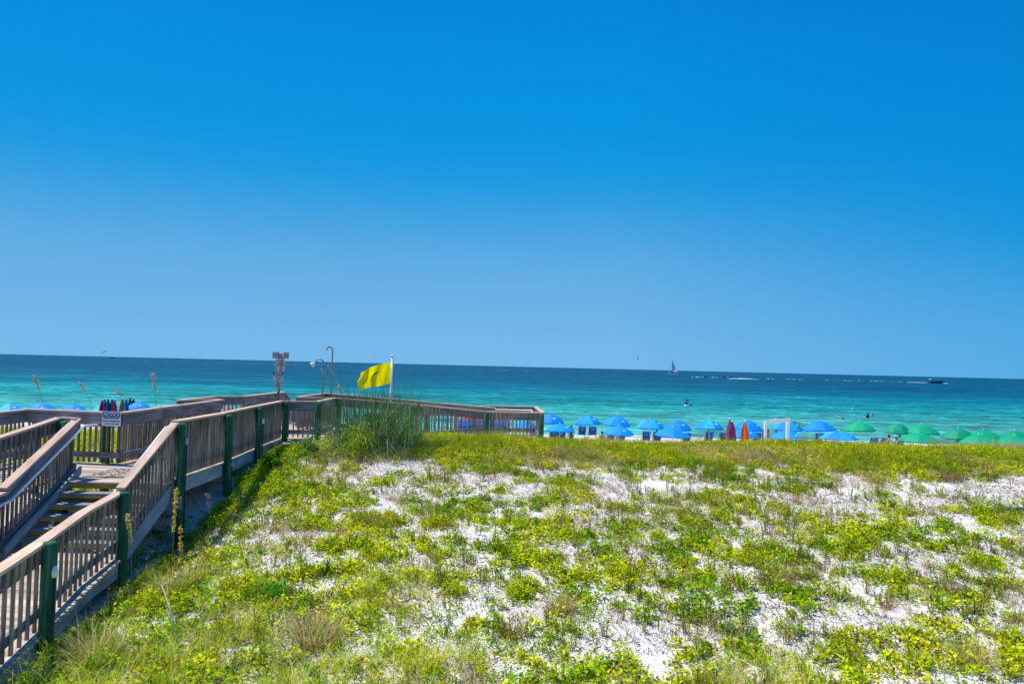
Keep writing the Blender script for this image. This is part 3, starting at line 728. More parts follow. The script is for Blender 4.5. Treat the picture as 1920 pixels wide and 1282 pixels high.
def clusters(veg, cx, cy, rad, hh, npl, l, w, cols, upright=.5):
    """leafy mounds: npl leaves each, cols one colour per cluster"""
    k = len(cx); idx = np.repeat(np.arange(k), npl); n = len(idx)
    a = RNG.uniform(0, 2*np.pi, n); r = np.sqrt(RNG.uniform(0, 1, n))
    R_ = rad[idx]*RNG.uniform(.6, 1.15, n)
    x = cx[idx]+np.cos(a)*r*R_; y = cy[idx]+np.sin(a)*r*R_
    z = hgt(x, y)+hh[idx]*(1-r**2*.8)*RNG.uniform(.15, 1.05, n)
    c = np.stack([x, y, z], 1)
    d = np.stack([np.cos(a)+RNG.normal(0, .7, n), np.sin(a)+RNG.normal(0, .7, n), RNG.uniform(-.1, 1.4, n)*upright*2], 1); d /= np.linalg.norm(d, axis=1, keepdims=True)
    up = np.stack([RNG.normal(0, .35, n), RNG.normal(0, .35, n), np.ones(n)], 1)
    col = cols[idx]*jit((1, 1, 1), n, .38, .05)
    dead = RNG.uniform(0, 1, n) < .12; col[dead] = jit((.26, .16, .08), int(dead.sum()), .4, .05)  # scattered brown leaves stand in for dark shade inside the clumps
    veg.leaves(c, d, up, l*RNG.uniform(.6, 1.3, n), w*RNG.uniform(.7, 1.3, n), col)
def stems(veg, cx, cy, hh, nst, nlf, l, w, cols, spread=.35, stemcol=(.16, .10, .05)):
    """upright twiggy plants: stems carrying leaves"""
    k = len(cx); idx = np.repeat(np.arange(k), nst); n = len(idx)
    a = RNG.uniform(0, 2*np.pi, n); L = hh[idx]*RNG.uniform(.55, 1.15, n); sp = RNG.uniform(.05, 1, n)*spread
    bx = cx[idx]+np.cos(a)*.03*RNG.uniform(0, 2, n); by = cy[idx]+np.sin(a)*.03*RNG.uniform(0, 2, n)
    base = np.stack([bx, by, hgt(bx, by)-.01], 1)
    tip = base+np.stack([np.cos(a)*sp*L, np.sin(a)*sp*L, L], 1)
    for q in (0, 1):
        sd = np.array([[1, 0, 0], [0, 1, 0]][q])*.0035
        veg.v.append(np.stack([base-sd, base+sd, tip+sd*.4, tip-sd*.4], 1)); veg.c.append(jit(stemcol, n))
    j = np.repeat(np.arange(n), nlf); m_ = len(j); t = RNG.uniform(.25, 1.0, m_)
    c = base[j]+(tip-base)[j]*t[:, None]; b = RNG.uniform(0, 2*np.pi, m_)
    d = np.stack([np.cos(b), np.sin(b), RNG.uniform(.3, 1.6, m_)], 1); d /= np.linalg.norm(d, axis=1, keepdims=True)
    up = np.stack([-np.sin(b)*.3, np.cos(b)*.3, np.ones(m_)], 1)
    veg.leaves(c, d, up, l*RNG.uniform(.6, 1.3, m_), w*RNG.uniform(.7, 1.3, m_), cols[idx][j]*jit((1, 1, 1), m_, .28, .1))
def tufts(veg, cx, cy, L, nb, w, cols, rad=.05, lean=(.05, .7), bend=(.0, .6), segs=4):
    k = len(cx); idx = np.repeat(np.arange(k), nb); n = len(idx)
    a = RNG.uniform(0, 2*np.pi, n); r = rad*np.sqrt(RNG.uniform(0, 1, n))
    x = cx[idx]+np.cos(a)*r; y = cy[idx]+np.sin(a)*r
    a2 = a+RNG.normal(0, .6, n)
    base = np.stack([x, y, hgt(x, y)-.01], 1)
    veg.blades(base, a2, L[idx]*RNG.uniform(.45, 1.1, n), RNG.uniform(*lean, n), RNG.uniform(*bend, n), w*RNG.uniform(.6, 1.3, n), cols[idx]*jit((1, 1, 1), n, .3, .1), segs)

YG = (.60, .65, .003); GRN = (.24, .42, .003); OLV = (.32, .31, .02); STR = (.80, .62, .34); BRN = (.34, .19, .10); LIM = (.44, .58, .002); DKG = (.06, .20, .02)
def palette(cands, wts, n, a=.2):
    k = RNG.choice(len(cands), n, p=np.array(wts)/sum(wts)); return np.array(cands)[k]*jit((1, 1, 1), n, a, .1)
def cover(x, y):   # large patches of growth, bare sand between
    c = .42*fbm(x, y, .8, 3, 3)+.58*fbm(x, y, 2.6, 8, 3)
    c = c+.13*np.clip((-1.0-x)/3, 0, 1)*np.clip((12.5-y)/3, 0, 1)          # lush lower left
    c = c+.16*np.clip((y-20.2)/1.3, 0, 1)                                   # the crest
    c = c+.06*np.clip((9.5-y)/1.5, 0, 1)
    c = c-.05*np.clip((x-5.5)/3, 0, 1)*np.clip((y-12)/3, 0, 1)*np.clip((20.5-y)/1, 0, 1)
    c = c-.07*np.exp(-((y-18.8)/1.5)**2)*np.clip((x+4.6)/1, 0, 1)
    return c
gcv = Veg(); twg = Veg(); grs = Veg()
# low creeping leaves
x, y = sample(23000, 7.0, 24.5); ok = ~blocked(x, y) & (cover(x, y)+RNG.normal(0, .03, len(x)) > .53) & ((x > -6.6) | (y > 17.6)); x, y = x[ok], y[ok]
hue = fbm(x, y, .9, 21, 2)+RNG.normal(0, .10, len(x))
cols = np.where((hue > .56)[:, None], np.array(YG), np.where((hue > .40)[:, None], np.array(LIM)*.5+np.array(YG)*.4, np.array(GRN)))*jit((1, 1, 1), len(x), .22, .1)
clusters(gcv, x, y, RNG.uniform(.05, .17, len(x)), RNG.uniform(.05, .21, len(x)), 26, .062, .037, cols, .45)
# sparse sprigs on the open sand
x, y = sample(17000, 7.0, 22.0); ok = ~blocked(x, y) & (cover(x, y)+RNG.normal(0, .03, len(x)) > .42) & (x > -6.6); x, y = x[ok], y[ok]
clusters(gcv, x, y, RNG.uniform(.03, .09, len(x)), RNG.uniform(.02, .10, len(x)), 9, .045, .022, palette((YG, LIM, GRN, OLV), (4, 3, 2, 2), len(x)), .6)
# upright twiggy plants
x, y = sample(4200, 7.2, 22.5); ok = ~blocked(x, y) & (.5*fbm(x, y, .8, 40, 3)+.5*cover(x, y)+RNG.normal(0, .05, len(x)) > .49) & ((x > -6.6)); x, y = x[ok], y[ok]
stems(twg, x, y, RNG.uniform(.10, .30, len(x)), 6, 9, .042, .014, palette((GRN, OLV, LIM, DKG), (4, 4, 2, 1.2), len(x)))
# grass tufts, dry and green
x, y = sample(5300, 7.0, 22.5); f = fbm(x, y, 1.0, 60, 3); ok = ~blocked(x, y) & (f+RNG.normal(0, .06, len(x)) > .53) & (x > -6.6); x, y = x[ok], y[ok]
tufts(grs, x, y, RNG.uniform(.14, .38, len(x)), 20, .0055, palette((STR, BRN, OLV, (.50, .50, .04)), (3.0, 4.6, 2.4, 1.6), len(x)))
# long grass of the lower left corner
x, y = sample(2700, 6.6, 13.5, -6.6, 3.5); f = fbm(x, y, .9, 77, 3)+.15*np.clip((-2.2-x)/4, -1, 1)+.10*np.clip((10.3-y)/2, -1, 1)+RNG.normal(0, .03, len(x))
ok = ~blocked(x, y) & (f > .62); x, y = x[ok], y[ok]
tufts(grs, x, y, RNG.uniform(.22, .55, len(x)), 16, .0055, palette(((.95, .78, .36), (.78, .78, .03), (.50, .66, .02), BRN, (.92, .90, .14)), (2.6, 3, 3, .9, 2), len(x)), .07, (.05, .6), (.1, .8), 5)
x, y = sample(2400, 6.6, 13.5, -6.4, 1.5); ok = ~blocked(x, y) & (fbm(x, y, .9, 99, 3)+.12*np.clip((-1.5-x)/3, -1, 1)+RNG.normal(0, .04, len(x)) > .50); x, y = x[ok], y[ok]
clusters(gcv, x, y, RNG.uniform(.06, .16, len(x)), RNG.uniform(.05, .18, len(x)), 22, .05, .02, palette((LIM, GRN, YG, (.06, .26, .01)), (3, 3, 2, 1.6), len(x)), .7)
# the crest band
x, y = sample(5600, 20.0, 25.2, -5.2, 18.5); edge = 20.9+.8*(fbm(x, y*0, .5, 5, 2)-.5)+np.clip((3-x)/6, 0, 1)*.2
ok = ~blocked(x, y) & (y+RNG.normal(0, .25, len(x)) > edge); x, y = x[ok], y[ok]
kk = fbm(x, y, .6, 31, 3); cr = np.where((kk > .57)[:, None], np.array((.56, .42, .18)), np.where((kk > .45)[:, None], np.array((.50, .45, .02)), np.array((.38, .42, .015))))*jit((1, 1, 1), len(x), .2, .1)
tufts(grs, x, y, RNG.uniform(.14, .36, len(x))*(1+.5*(fbm(x, y, 1.1, 90, 2) > .55)), 22, .007, cr, .10, (.02, .7), (.0, .7), 3)
x, y = sample(3000, 20.2, 25.0, -5.2, 18.5); ok = ~blocked(x, y) & (fbm(x, y, .5, 14, 2)+.10*(3-np.abs(x-1))/6 > .50); x, y = x[ok], y[ok]
clusters(gcv, x, y, RNG.uniform(.08, .2, len(x)), RNG.uniform(.06, .26, len(x)), 22, .055, .022, palette(((.48, .50, .01), (.34, .46, .01), OLV, (.46, .36, .03)), (3, 2.4, 2, 2), len(x)), .8)
# left of the boardwalk: dense dune grass seen between the balusters
x, y = sample(3000, 16.5, 27, -17, -8.8); ok = ~blocked(x, y) & ((x < -10.8) | (y > 17.6)); x, y = x[ok], y[ok]
tufts(grs, x, y, RNG.uniform(.2, .42, len(x)), 14, .008, palette(((.66, .68, .03), (.74, .70, .08), OLV), (3, 2, 1), len(x)), .1, (.02, .5), (.0, .5), 3)
clusters(gcv, x, y, RNG.uniform(.08, .2, len(x)), RNG.uniform(.06, .2, len(x)), 14, .06, .026, palette((YG, (.75, .75, .04), LIM), (4, 3, 1), len(x)), .8)
# under and beside the walk
x, y = sample(2600, 9.5, 23, -9.9, -4.4); ok = (fbm(x, y, .9, 51, 2) > .44) & ((y < 18) | (x > -6.6)) & ((y > 12.5) | (x > -5.2) | (x < -7.6)); x, y = x[ok], y[ok]
clusters(gcv, x, y, RNG.uniform(.05, .16, len(x)), RNG.uniform(.04, .16, len(x)), 20, .05, .022, palette((DKG, GRN, (.06, .2, .01), YG), (3, 3, 2, 1.5), len(x)), .7)
# band of leaves growing along the right side of the walk
x, y = sample(900, 15.6, 23.2, -6.25, -4.4); ok = (x < -5.9+1.3*fbm(x*0, y, 1.1, 4, 2)) & ~blocked(x, y); x, y = x[ok], y[ok]
clusters(gcv, x, y, RNG.uniform(.08, .2, len(x)), RNG.uniform(.08, .26, len(x)), 26, .055, .026, palette(((.05, .22, .01), GRN, LIM, YG), (2, 3, 3, 2), len(x)), .8)
tag(gcv.build('ground_cover', M['leaf']), 'low yellow green creeping plants over the white sand', 'ground cover', kind='stuff')
tag(twg.build('dune_herbs', M['leaf']), 'small upright twiggy dune herbs', 'dune plants', kind='stuff')
tag(grs.build('dune_grass', M['blade']), 'dry and green dune grass', 'grass', kind='stuff')
# litter: dead twigs and runners lying on the sand
lit = Veg(); x, y = sample(85000, 7.0, 22.5); ok = (x > -6.4) & (fbm(x, y, 1.3, 70, 2) > .40); x, y = x[ok], y[ok]; n = len(x)
a = RNG.uniform(0, 3.14, n)*.7+RNG.normal(0, .5, n); L_ = RNG.exponential(.028, n)+.012; w_ = RNG.uniform(.002, .006, n)
ex = x+np.cos(a)*L_; ey = y+np.sin(a)*L_
p0 = np.stack([x, y, hgt(x, y)+.012], 1); p1 = np.stack([ex, ey, hgt(ex, ey)+RNG.uniform(.008, .05, n)], 1)
sd = np.stack([-np.sin(a), np.cos(a), 0*a], 1)*w_[:, None]
upv = np.array([[0, 0, 1.0]])*w_[:, None]*1.3
cl = palette(((.10, .06, .04), (.20, .14, .10), (.05, .04, .035), (.34, .26, .18)), (3, 3, 2, 2), n)
lit.v.append(np.stack([p0-sd, p0+sd, p1+sd*.5, p1-sd*.5], 1)); lit.c.append(cl)
lit.v.append(np.stack([p0-upv, p0+upv, p1+upv*.5, p1-upv*.5], 1)); lit.c.append(cl)
tag(lit.build('plant_litter', M['stalk']), 'dead twigs and runners scattered over the sand', 'plant litter', kind='stuff')

# ---- single plants
def plant(name, label, cat, px, py, zg=None, fn=None, group=None, xy=None):
    if xy is None:
        z = 2.6
        for _ in range(12):
            p = onz(px, py, z); z = .5*z+.5*H(p.x, p.y)
        xy = (p.x, p.y)
    o = empty(name, (xy[0], xy[1], H(*xy)), 0, label, cat, group)
    fn(o, np.array([xy[0]]), np.array([xy[1]]), (xy[0], xy[1], H(*xy))); return o
def bunch(L, nb, cols, rad, w=.007, lean=(.05, .75), bend=(0, .6)):
    def f(o, x, y, org):
        v = Veg()
        for c, fr in cols: tufts(v, x, y, np.array([L]), int(nb*fr), w, np.array([c]), rad, lean, bend, 5)
        v.build('blades', M['blade'], o, org)
    return f
def bush(r, h, n, cols, l=.055, w=.028, flowers=0):
    def f(o, x, y, org):
        v = Veg(); m_ = max(3, int(n/60)); a = RNG.uniform(0, 6.3, m_); rr = r*.6*np.sqrt(RNG.uniform(0, 1, m_))
        clusters(v, x+np.cos(a)*rr, y+np.sin(a)*rr, np.full(m_, r*.5), h*RNG.uniform(.6, 1.05, m_), 60, l, w, palette(cols, [1]*len(cols), m_), .8)
        m_ = 8; stems(v, x+RNG.normal(0, r*.3, m_), y+RNG.normal(0, r*.3, m_), np.full(m_, h*.8), 4, 3, l, w, palette(cols, [1]*len(cols), m_))
        v.build('foliage', M['leaf'], o, org)
    return f
# the big clump of sea oats by the walk, with its shrub
D0 = (at(700, 800, 21.6).x, 21.6)
def bigclump(o, x, y, org):
    v = Veg()
    k = 40; cx = x+RNG.uniform(-1.15, 1.05, k); cy = y+RNG.uniform(-.3, .5, k)
    hz = 2.65-.78*np.abs(cx-x)
    tufts(v, cx, cy, hz*RNG.uniform(.7, 1.15, k), 36, .013, palette(((.07, .19, .07), (.04, .12, .04), (.18, .33, .07), (.42, .52, .08)), (3, 3, 2, 1.2), k), .13, (.0, .6), (.0, .8), 6)
    tufts(v, cx, cy-.15, hz*.7, 13, .010, palette(((.40, .60, .34), (.58, .68, .40)), (1, 1), k), .15, (.3, .9), (.2, .8), 6)
    v.build('blades', M['blade'], o, org)
    v = Veg(); k = 26; cx = x+RNG.uniform(-1.0, 1.0, k); cy = y-.62+RNG.uniform(-.35, .2, k)
    tufts(v, cx, cy, np.full(k, .62), 34, .009, palette(((.78, .64, .46), (.52, .38, .26), (.24, .17, .11)), (3, 2, 1.5), k), .12, (.5, 1.2), (.2, .9), 4)
    v.build('dead_straw', M['blade'], o, org)
plant('sea_oats_clump', 'huge clump of blue green sea oats spilling over the boardwalk corner', 'sea oats', 0, 0, fn=bigclump, xy=D0)
plant('shrub', 'bright yellow green shrub inside the huge sea oats clump', 'shrub', 0, 0, fn=bush(.55, 1.0, 2600, ((.75, .80, .01), (.55, .78, .01), (.40, .66, .01)), .06, .03), xy=(D0[0]-.30, D0[1]-.62))
plant('shrub', 'leafy green shrub with orange flowers left of the huge sea oats clump', 'shrub', 0, 0, fn=bush(.32, .52, 1100, ((.05, .24, .01), (.10, .32, .01), (.16, .38, .01)), .06, .035), xy=(at(577, 820, 21.3).x, 21.3))
plant('shrub', 'dark green leafy shrub against the third post of the upper walkway', 'shrub', 0, 0, fn=bush(.30, .34, 900, ((.04, .18, .01), (.07, .25, .01)), .06, .035), xy=(-5.85, 19.6))
for (px, py, lab, L, nb, cc, rad) in (
    (690, 985, 'wide olive and brown grass tuft left of centre on the sand', .42, 420, ((OLV, .4), (BRN, .35), ((.34, .32, .06), .25)), .30),
    (590, 1205, 'straw coloured grass tuft near the bottom left of centre', .48, 520, ((STR, .5), (BRN, .25), ((.30, .34, .04), .25)), .24),
    (1050, 1150, 'dry grass tuft with tall thin spikes at bottom centre', .40, 300, ((STR, .45), (OLV, .35), (BRN, .2)), .15),
    (1455, 1095, 'grey brown dead grass tuft right of centre', .30, 380, ((BRN, .5), ((.36, .27, .20), .5)), .26),
    (1780, 900, 'dark tuft hanging under the crest grass at the far right', .34, 380, (((.16, .15, .02), .5), (BRN, .5)), .3),
    (1820, 1240, 'pale straw tuft in the bottom right corner', .36, 300, ((STR, .6), (OLV, .4)), .2),
    (960, 1195, 'short red brown tuft left of the bottom centre spikes', .26, 220, (((.24, .10, .05), .5), (OLV, .5)), .12),
    (1345, 890, 'tall green tuft where the crest grass meets the sand', .42, 360, (((.20, .26, .02), .6), (OLV, .4)), .25),
    (330, 1110, 'bleached grass tuft beside the golden seed heads', .48, 300, ((STR, .5), ((.36, .38, .08), .5)), .2),
    (180, 1240, 'arching green grass tuft below the corner post', .62, 380, (((.34, .38, .06), .6), (STR, .4)), .22)):
    plant('grass_tuft', lab, 'grass tuft', px, py, fn=bunch(L, nb, cc, rad), group='larger grass tufts on the dune')
for (px, py, lab, r, h, n, cc) in (
    (975, 1120, 'round lime green mound of leaves at bottom centre', .24, .22, 900, (YG, LIM)),
    (1235, 1010, 'low bright mound of leaves right of centre', .20, .16, 600, (YG, LIM)),
    (500, 1120, 'vivid green leafy patch dotted with white flowers', .42, .20, 1500, ((.08, .34, .01), (.14, .40, .01))),
    (1455, 955, 'round mound of leaves on bare sand below the crest', .24, .18, 600, (LIM, YG)),
    (1850, 1060, 'spreading green patch at the right edge', .45, .16, 1300, (LIM, YG, GRN)),
    (820, 985, 'wide yellow patch of leaves in the middle of the slope', .42, .16, 1300, (YG, (.44, .42, .01)))):
    plant('leafy_mound', lab, 'ground plant', px, py, fn=bush(r, h, n, cc, .05, .024), group='leafy mounds on the sand')

# sea oat stalks with drooping seed heads
def oat(px, pb, D, pxt, pyt, label, col=(.55, .36, .12), sh=.30, lean=1, dens=46, base_z=None, thin=1):
    b = at(px, pb, D); zb = H(b.x, D) if base_z is None else base_z
    t = at(pxt, pyt, D); org = Vector((b.x, D, zb))
    o = empty('sea_oats', org, 0, label, 'sea oats', 'single sea oats stalks')
    T = t-org; v = Veg(); pts = []
    for k in range(13):
        u = k/12; pts.append(Vector((T.x*u**1.8, .03*math.sin(u*3), T.z*(1-(1-u)**1.15))))
    mb = MB(); mb.tube([p for p in pts], [(.0045*(1-.5*k/12)+.0015)*thin for k in range(13)], 5); 
    st_ = mb.build('stem', M['ostem'], o)
    n = dens; u = RNG.uniform(1-sh/max(T.length, .3), 1, n); P = np.array([np.interp(u, np.linspace(0, 1, 13), [p[i] for p in pts]) for i in range(3)]).T
    a = RNG.uniform(0, 6.28, n); d = np.stack([np.cos(a)*.6+lean*.7, np.sin(a)*.6, RNG.uniform(-.9, .5, n)], 1); d /= np.linalg.norm(d, axis=1, keepdims=True)
    up = np.stack([np.sin(a), np.cos(a), .2+0*a], 1); s_ = min(1.6, .6+D/22)*(.6 if thin < 1 else 1)
    v.leaves(P, d, up, RNG.uniform(.03, .055, n)*s_, RNG.uniform(.008, .014, n)*s_, jit(col, n, .3, .1))
    v.leaves(P+np.array([0, .004, 0]), d, np.roll(up, 1, 0), RNG.uniform(.03, .05, n)*s_, RNG.uniform(.008, .014, n)*s_, jit(col, n, .3, .1))
    v.build('seed_head', M['stalk'], o)
    v = Veg(); nb = 7; a = RNG.uniform(0, 6.28, nb)
    v.blades(np.zeros((nb, 3)), a, RNG.uniform(.2, .45, nb), RNG.uniform(.1, .5, nb), RNG.uniform(.1, .6, nb), np.full(nb, .006), jit((.22, .28, .05), nb), 4); v.build('blades', M['blade'], o)
M['ostem'] = simple('oat_stem', (.30, .30, .10), .7, var=.2)
TG = (.62, .48, .30)
oat(92, 800, 19.0, 62, 702, 'sea oats stalk at far left leaning left above the blue umbrellas', TG, .45, -.2, 70, 3.4)
oat(190, 800, 19.0, 150, 716, 'sea oats stalk bending left beside the folded umbrellas', TG, .28, -.6, 50, 3.4)
oat(292, 800, 19.0, 214, 728, 'low sea oats stalk arching flat over the folded umbrellas', TG, .26, -1, 50, 3.4)
oat(297, 800, 19.0, 285, 699, 'tall upright sea oats stalk rising from behind the grey rail boards', TG, .5, .1, 80, 3.4)
oat(246, 1080, 12.4, 236, 963, 'golden sea oats drooping beside the green stair foot post', (1.0, .74, .26), .55, .5, 120)
oat(320, 1090, 12.6, 331, 915, 'tallest golden sea oats spike in front of the stair top post', (1.0, .68, .12), .75, -.3, 170)
oat(336, 1092, 12.5, 338, 985, 'shorter golden sea oats spike right of the tallest one', (1.0, .66, .14), .6, .1, 130)
oat(395, 1010, 14.5, 388, 925, 'pale sea oats head drooping over the plastic pipe', (.45, .40, .16), .28, -.3, 50)
oat(640, 760, 23.5, 602, 690, 'fluffy sea oats head tangled round the shorter shower pole', (.55, .47, .40), .5, -.8, 70, thin=.6)
oat(660, 770, 23.5, 614, 688, 'second fluffy seed head between the two shower poles', (.55, .48, .42), .55, .6, 60, thin=.6)
oat(652, 790, 21.4, 634, 720, 'pale feathery seed head right of the shower poles', (.70, .60, .42), .3, .5, 60)
oat(800, 800, 21.5, 780, 752, 'tan seed head drooping at the right end of the big clump', (.55, .38, .15), .35, 1, 90)
for (px, top, lab) in ((1153, 764, 'thin stalk crossing the overlapping blue umbrellas'), (1206, 775, 'pale stalk left of the umbrella beside the navy chairs'), (1483, 760, 'tan stalk rising behind the white wooden frame'),
                       (1556, 768, 'hair thin dark stalk in front of the last blue umbrellas'), (1568, 778, 'tan stalk between the last blue and first green umbrella'), (1579, 772, 'faint stalk left of the first green umbrella'),
                       (1747, 776, 'pinkish stalk above the middle green umbrellas'), (1793, 786, 'thin green stalk over the fourth green umbrella'), (1842, 792, 'pale stalk above the crowded green umbrellas'), (1240, 778, 'fine stalk between two blue umbrellas'),
                       (1738, 790, 'short stalk with yellow buds by the green umbrellas')):
    oat(px+random.uniform(-3, 4), 850, 23.6, px, top, 'sea oats: '+lab, random.choice(((.60, .45, .30), (.45, .38, .22))), .20, random.uniform(-.3, .3), 12, thin=.5)
# dead stalks
for (a, b_, lab, r_) in (((303, 1095), (338, 1222), 'long bleached dead stalk lying in the lower left grass', .009), ((362, 1120), (388, 1185), 'shorter tan dead stalk right of the bleached one', .006), ((600, 1140), (612, 1085), 'upright rusty dead stalk left of centre', .007)):
    def G(px, py):
        z = 2.6
        for _ in range(10):
            p = onz(px, py, z); z = .5*z+.5*H(p.x, p.y)
        return Vector((p.x, p.y, H(p.x, p.y)))
    A = G(*b_) if a[1] < b_[1] else G(*a); Dp = A.y
    B = at(*(a if a[1] < b_[1] else b_), Dp+.25)
    mb = MB(); mb.tube([Vector((0, 0, 0)), (B-A)*.5+Vector((.015, 0, .02)), B-A], [r_, r_*.8, r_*.4], 6)
    tag(mb.build('dead_stalk', M['pole'] if 'tan' in lab else (M['linen'] if 'bleached' in lab else M['fascia']), None, None), lab, 'dead stalk')
    bpy.context.scene.objects[-1] if False else None
    COL.objects[-1].location = A
# flowers
def flower(px, py, lift, mat, lab, r=.022):
    z = 2.6
    for _ in range(12):
        p = onz(px, py, z); z = .5*z+.5*(H(p.x, p.y)+lift)
    o = empty('flower', (p.x, p.y, H(p.x, p.y)), 0, lab, 'flower', 'small flowers in the dune plants')
    mb = MB(); mb.tube([(0, 0, 0), (.004, 0, lift)], .003, 5); mb.build('stem', M['ostem'], o)
    mb = MB()
    for k in range(7):
        a = k*2*math.pi/7; c, s_ = math.cos(a), math.sin(a)
        mb.poly([(0, 0, lift), (c*r*.7-s_*r*.3, s_*r*.7+c*r*.3-.4*r, lift+.006), (c*r*1.3, s_*r*1.3-.4*r, lift+.003+.5*r*s_), (c*r*.7+s_*r*.3, s_*r*.7-c*r*.3-.4*r, lift+.006)])
    mb.build('petals', M[mat], o)
    mb = MB(); mb.ball((0, -.1*r, lift+.006), r*.35, 6, 4); mb.build('flower_centre', M['gold'], o)
M['gold2'] = simple('petal_yellow', (.90, .55, .01), .6)
for i, (px, py) in enumerate(((153, 1140), (204, 1137), (216, 1130), (229, 1145), (259, 1141), (104, 1163), (300, 1251), (488, 872), (502, 872))):
    flower(px, py, .12, 'gold2', ('yellow flower %s' % ('highest on the grass beside the railing', 'in the middle of the row by the railing', 'nearest the stair foot post', 'just below the row of yellow flowers', 'at the right end of the row by the railing', 'low beside the thick corner post', 'alone at the bottom left', 'near the shaded sand under the walkway', 'right of its twin near the shaded sand')[i]))
for i, (px, py) in enumerate(((540, 1094), (518, 1072), (570, 1056), (563, 1092), (440, 1107), (558, 1126), (292, 1167), (527, 1165))):
    flower(px, py, .06, 'white', ('white flower %s' % ('largest in the vivid green patch', 'upper left of the vivid green patch', 'topmost near the green patch', 'right of the largest white bloom', 'alone on the yellow leaves', 'below the vivid green patch', 'in the grass right of the railing', 'at the bottom beside the straw tuft')[i]), .026)
# boards at the right edge and the old post on the crest
A = Vector((at(1890, 940, 17.2).x, 17.2, 0)); A.z = H(A.x, A.y)+.05
for k in range(2):
    mb = MB(); mb.board((0, -.02*k, .02+.05*k), (1.3, -.85, .04+.05*k-.02), .13, .04)
    o = mb.build('weathered_board', M['pole']); o.location = A+Vector((.05*k, -.17*k, 0)); tag(o, ('lower' if k else 'upper')+' weathered board half buried at the right edge', 'board')
q = atx(1626, 26.5, H(atx(1626, 26.5, 3).x, 26.5))
mb = MB(); mb.tube([(0, 0, -.3), (.02, 0, .6), (.03, 0, 4.12-q.z)], [.08, .075, .07], 10)
tag(mb.build('weathered_post', M['pole'], None, q), 'grey weathered post on the dune crest under the first green umbrella', 'post')

# ------------------------------------------------------------------ beach
ZB = .24
def ground_px(px, D): p = atx(px, D, ZB); p.z = H(p.x, D); return p
def horizon(px): return 662+.02448*px+.6
def umbrella_mesh(mats, Rr=1.1, hh=.64, lean=0):
    """root at the foot of the pole, canopy rim at about 1.6 m"""
    root = bpy.data.objects.new('beach_umbrella', None); COL.objects.link(root)
    mb = MB(); mb.tube([(0, 0, -.2), (0, 0, 2.08)], .022, 8); mb.build('pole', M['white'], root)
    N = 8; rings = [0, .25, .5, .75, .92, 1.0]; co = []; fc = []; mi = []
    for k in range(N):
        for j in range(4):            # four strips per panel: the cloth sags between the ribs
            for i, rr in enumerate(rings):
                pass
    S = 4; top = 2.10
    def P(rr, a):
        ph = (a*N/(2*math.pi)) % 1; sag = math.sin(ph*math.pi)
        r2 = rr*Rr*(1-.045*sag*rr)
        z = top-hh*(.12*rr+.88*rr**2.0)-.03*sag*rr*(1-rr*.3)
        return (r2*math.cos(a), r2*math.sin(a), z)
    for k in range(N*S):
        a = 2*math.pi*k/(N*S)
        for rr in rings[1:]: co.append(P(rr, a))
        x, y, z = P(1, a); co.append((x*1.005, y*1.005, z-.085-.02*math.sin(((k/S) % 1)*math.pi)))
    apex = len(co); co.append((0, 0, top)); nr = len(rings)
    for k in range(N*S):
        k2 = (k+1) % (N*S); m_ = (k//S) % 2
        fc.append((apex, k*nr, k2*nr)); mi.append(m_)
        for i in range(nr-1):
            fc.append((k*nr+i, k*nr+i+1, k2*nr+i+1, k2*nr+i)); mi.append(m_)
    me = bpy.data.meshes.new('canopy'); me.from_pydata(co, [], fc); me.polygons.foreach_set('material_index', mi)
    for m_ in mats: me.materials.append(M[m_])
    me.update(); cn = link_mesh('canopy', me, None, root)
    mb = MB()
    for k in range(N):
        a = 2*math.pi*k/N; pts = [Vector(P(rr, a))-Vector((0, 0, .018)) for rr in (.05, .5, 1.0)]; mb.tube(pts, .009, 4)
    mb.build('ribs', M['white'], root)
    mb = MB(); mb.tube([(0, 0, 2.09), (0, 0, 2.15)], .03, 8); mb.ball((0, 0, 2.17), .035, 8, 5); mb.build('finial', M['white'], root)
    # small white lozenge printed near the rim of two panels
    for a0 in (-math.pi/2+.32, math.pi/2+.3):
        def Q(rr, a): x, y, z = P(rr, a); n_ = Vector((x*.5, y*.5, 1)).normalized()*.012; return (x+n_.x, y+n_.y, z+n_.z)
        if mats[0] == 'umbgreen': continue
        mb = MB(); mb.poly([Q(.68, a0-.2), Q(.76, a0), Q(.68, a0+.2), Q(.62, a0)]); mb.build('emblem', M['linen'], cn)
    return root
proto_b = umbrella_mesh(('blue', 'blue')); proto_l = umbrella_mesh(('blue', 'bluelt')); proto_g = umbrella_mesh(('umbgreen', 'umbgreen'))
used = set()
def put_umb(proto, px, pytop, hw, toph, label, group, tilt=0):
    drop = pytop-horizon(px); D = (CZ-ZB-toph)*F/drop
    p = ground_px(px, D)
    o = proto if proto.name not in used else copy_tree(proto); used.add(proto.name)
    o.location = p; s_ = hw*D/F/1.1
    o.scale = (s_, s_, toph/2.13); o.rotation_euler = (R(random.uniform(-4, 4)), R(tilt+random.uniform(-3, 3)), R(random.uniform(0, 45)))
    tag(o, label, 'beach umbrella', group); return p
GB = 'blue beach umbrellas in rows on the sand'; GG = 'green beach umbrellas at the right'
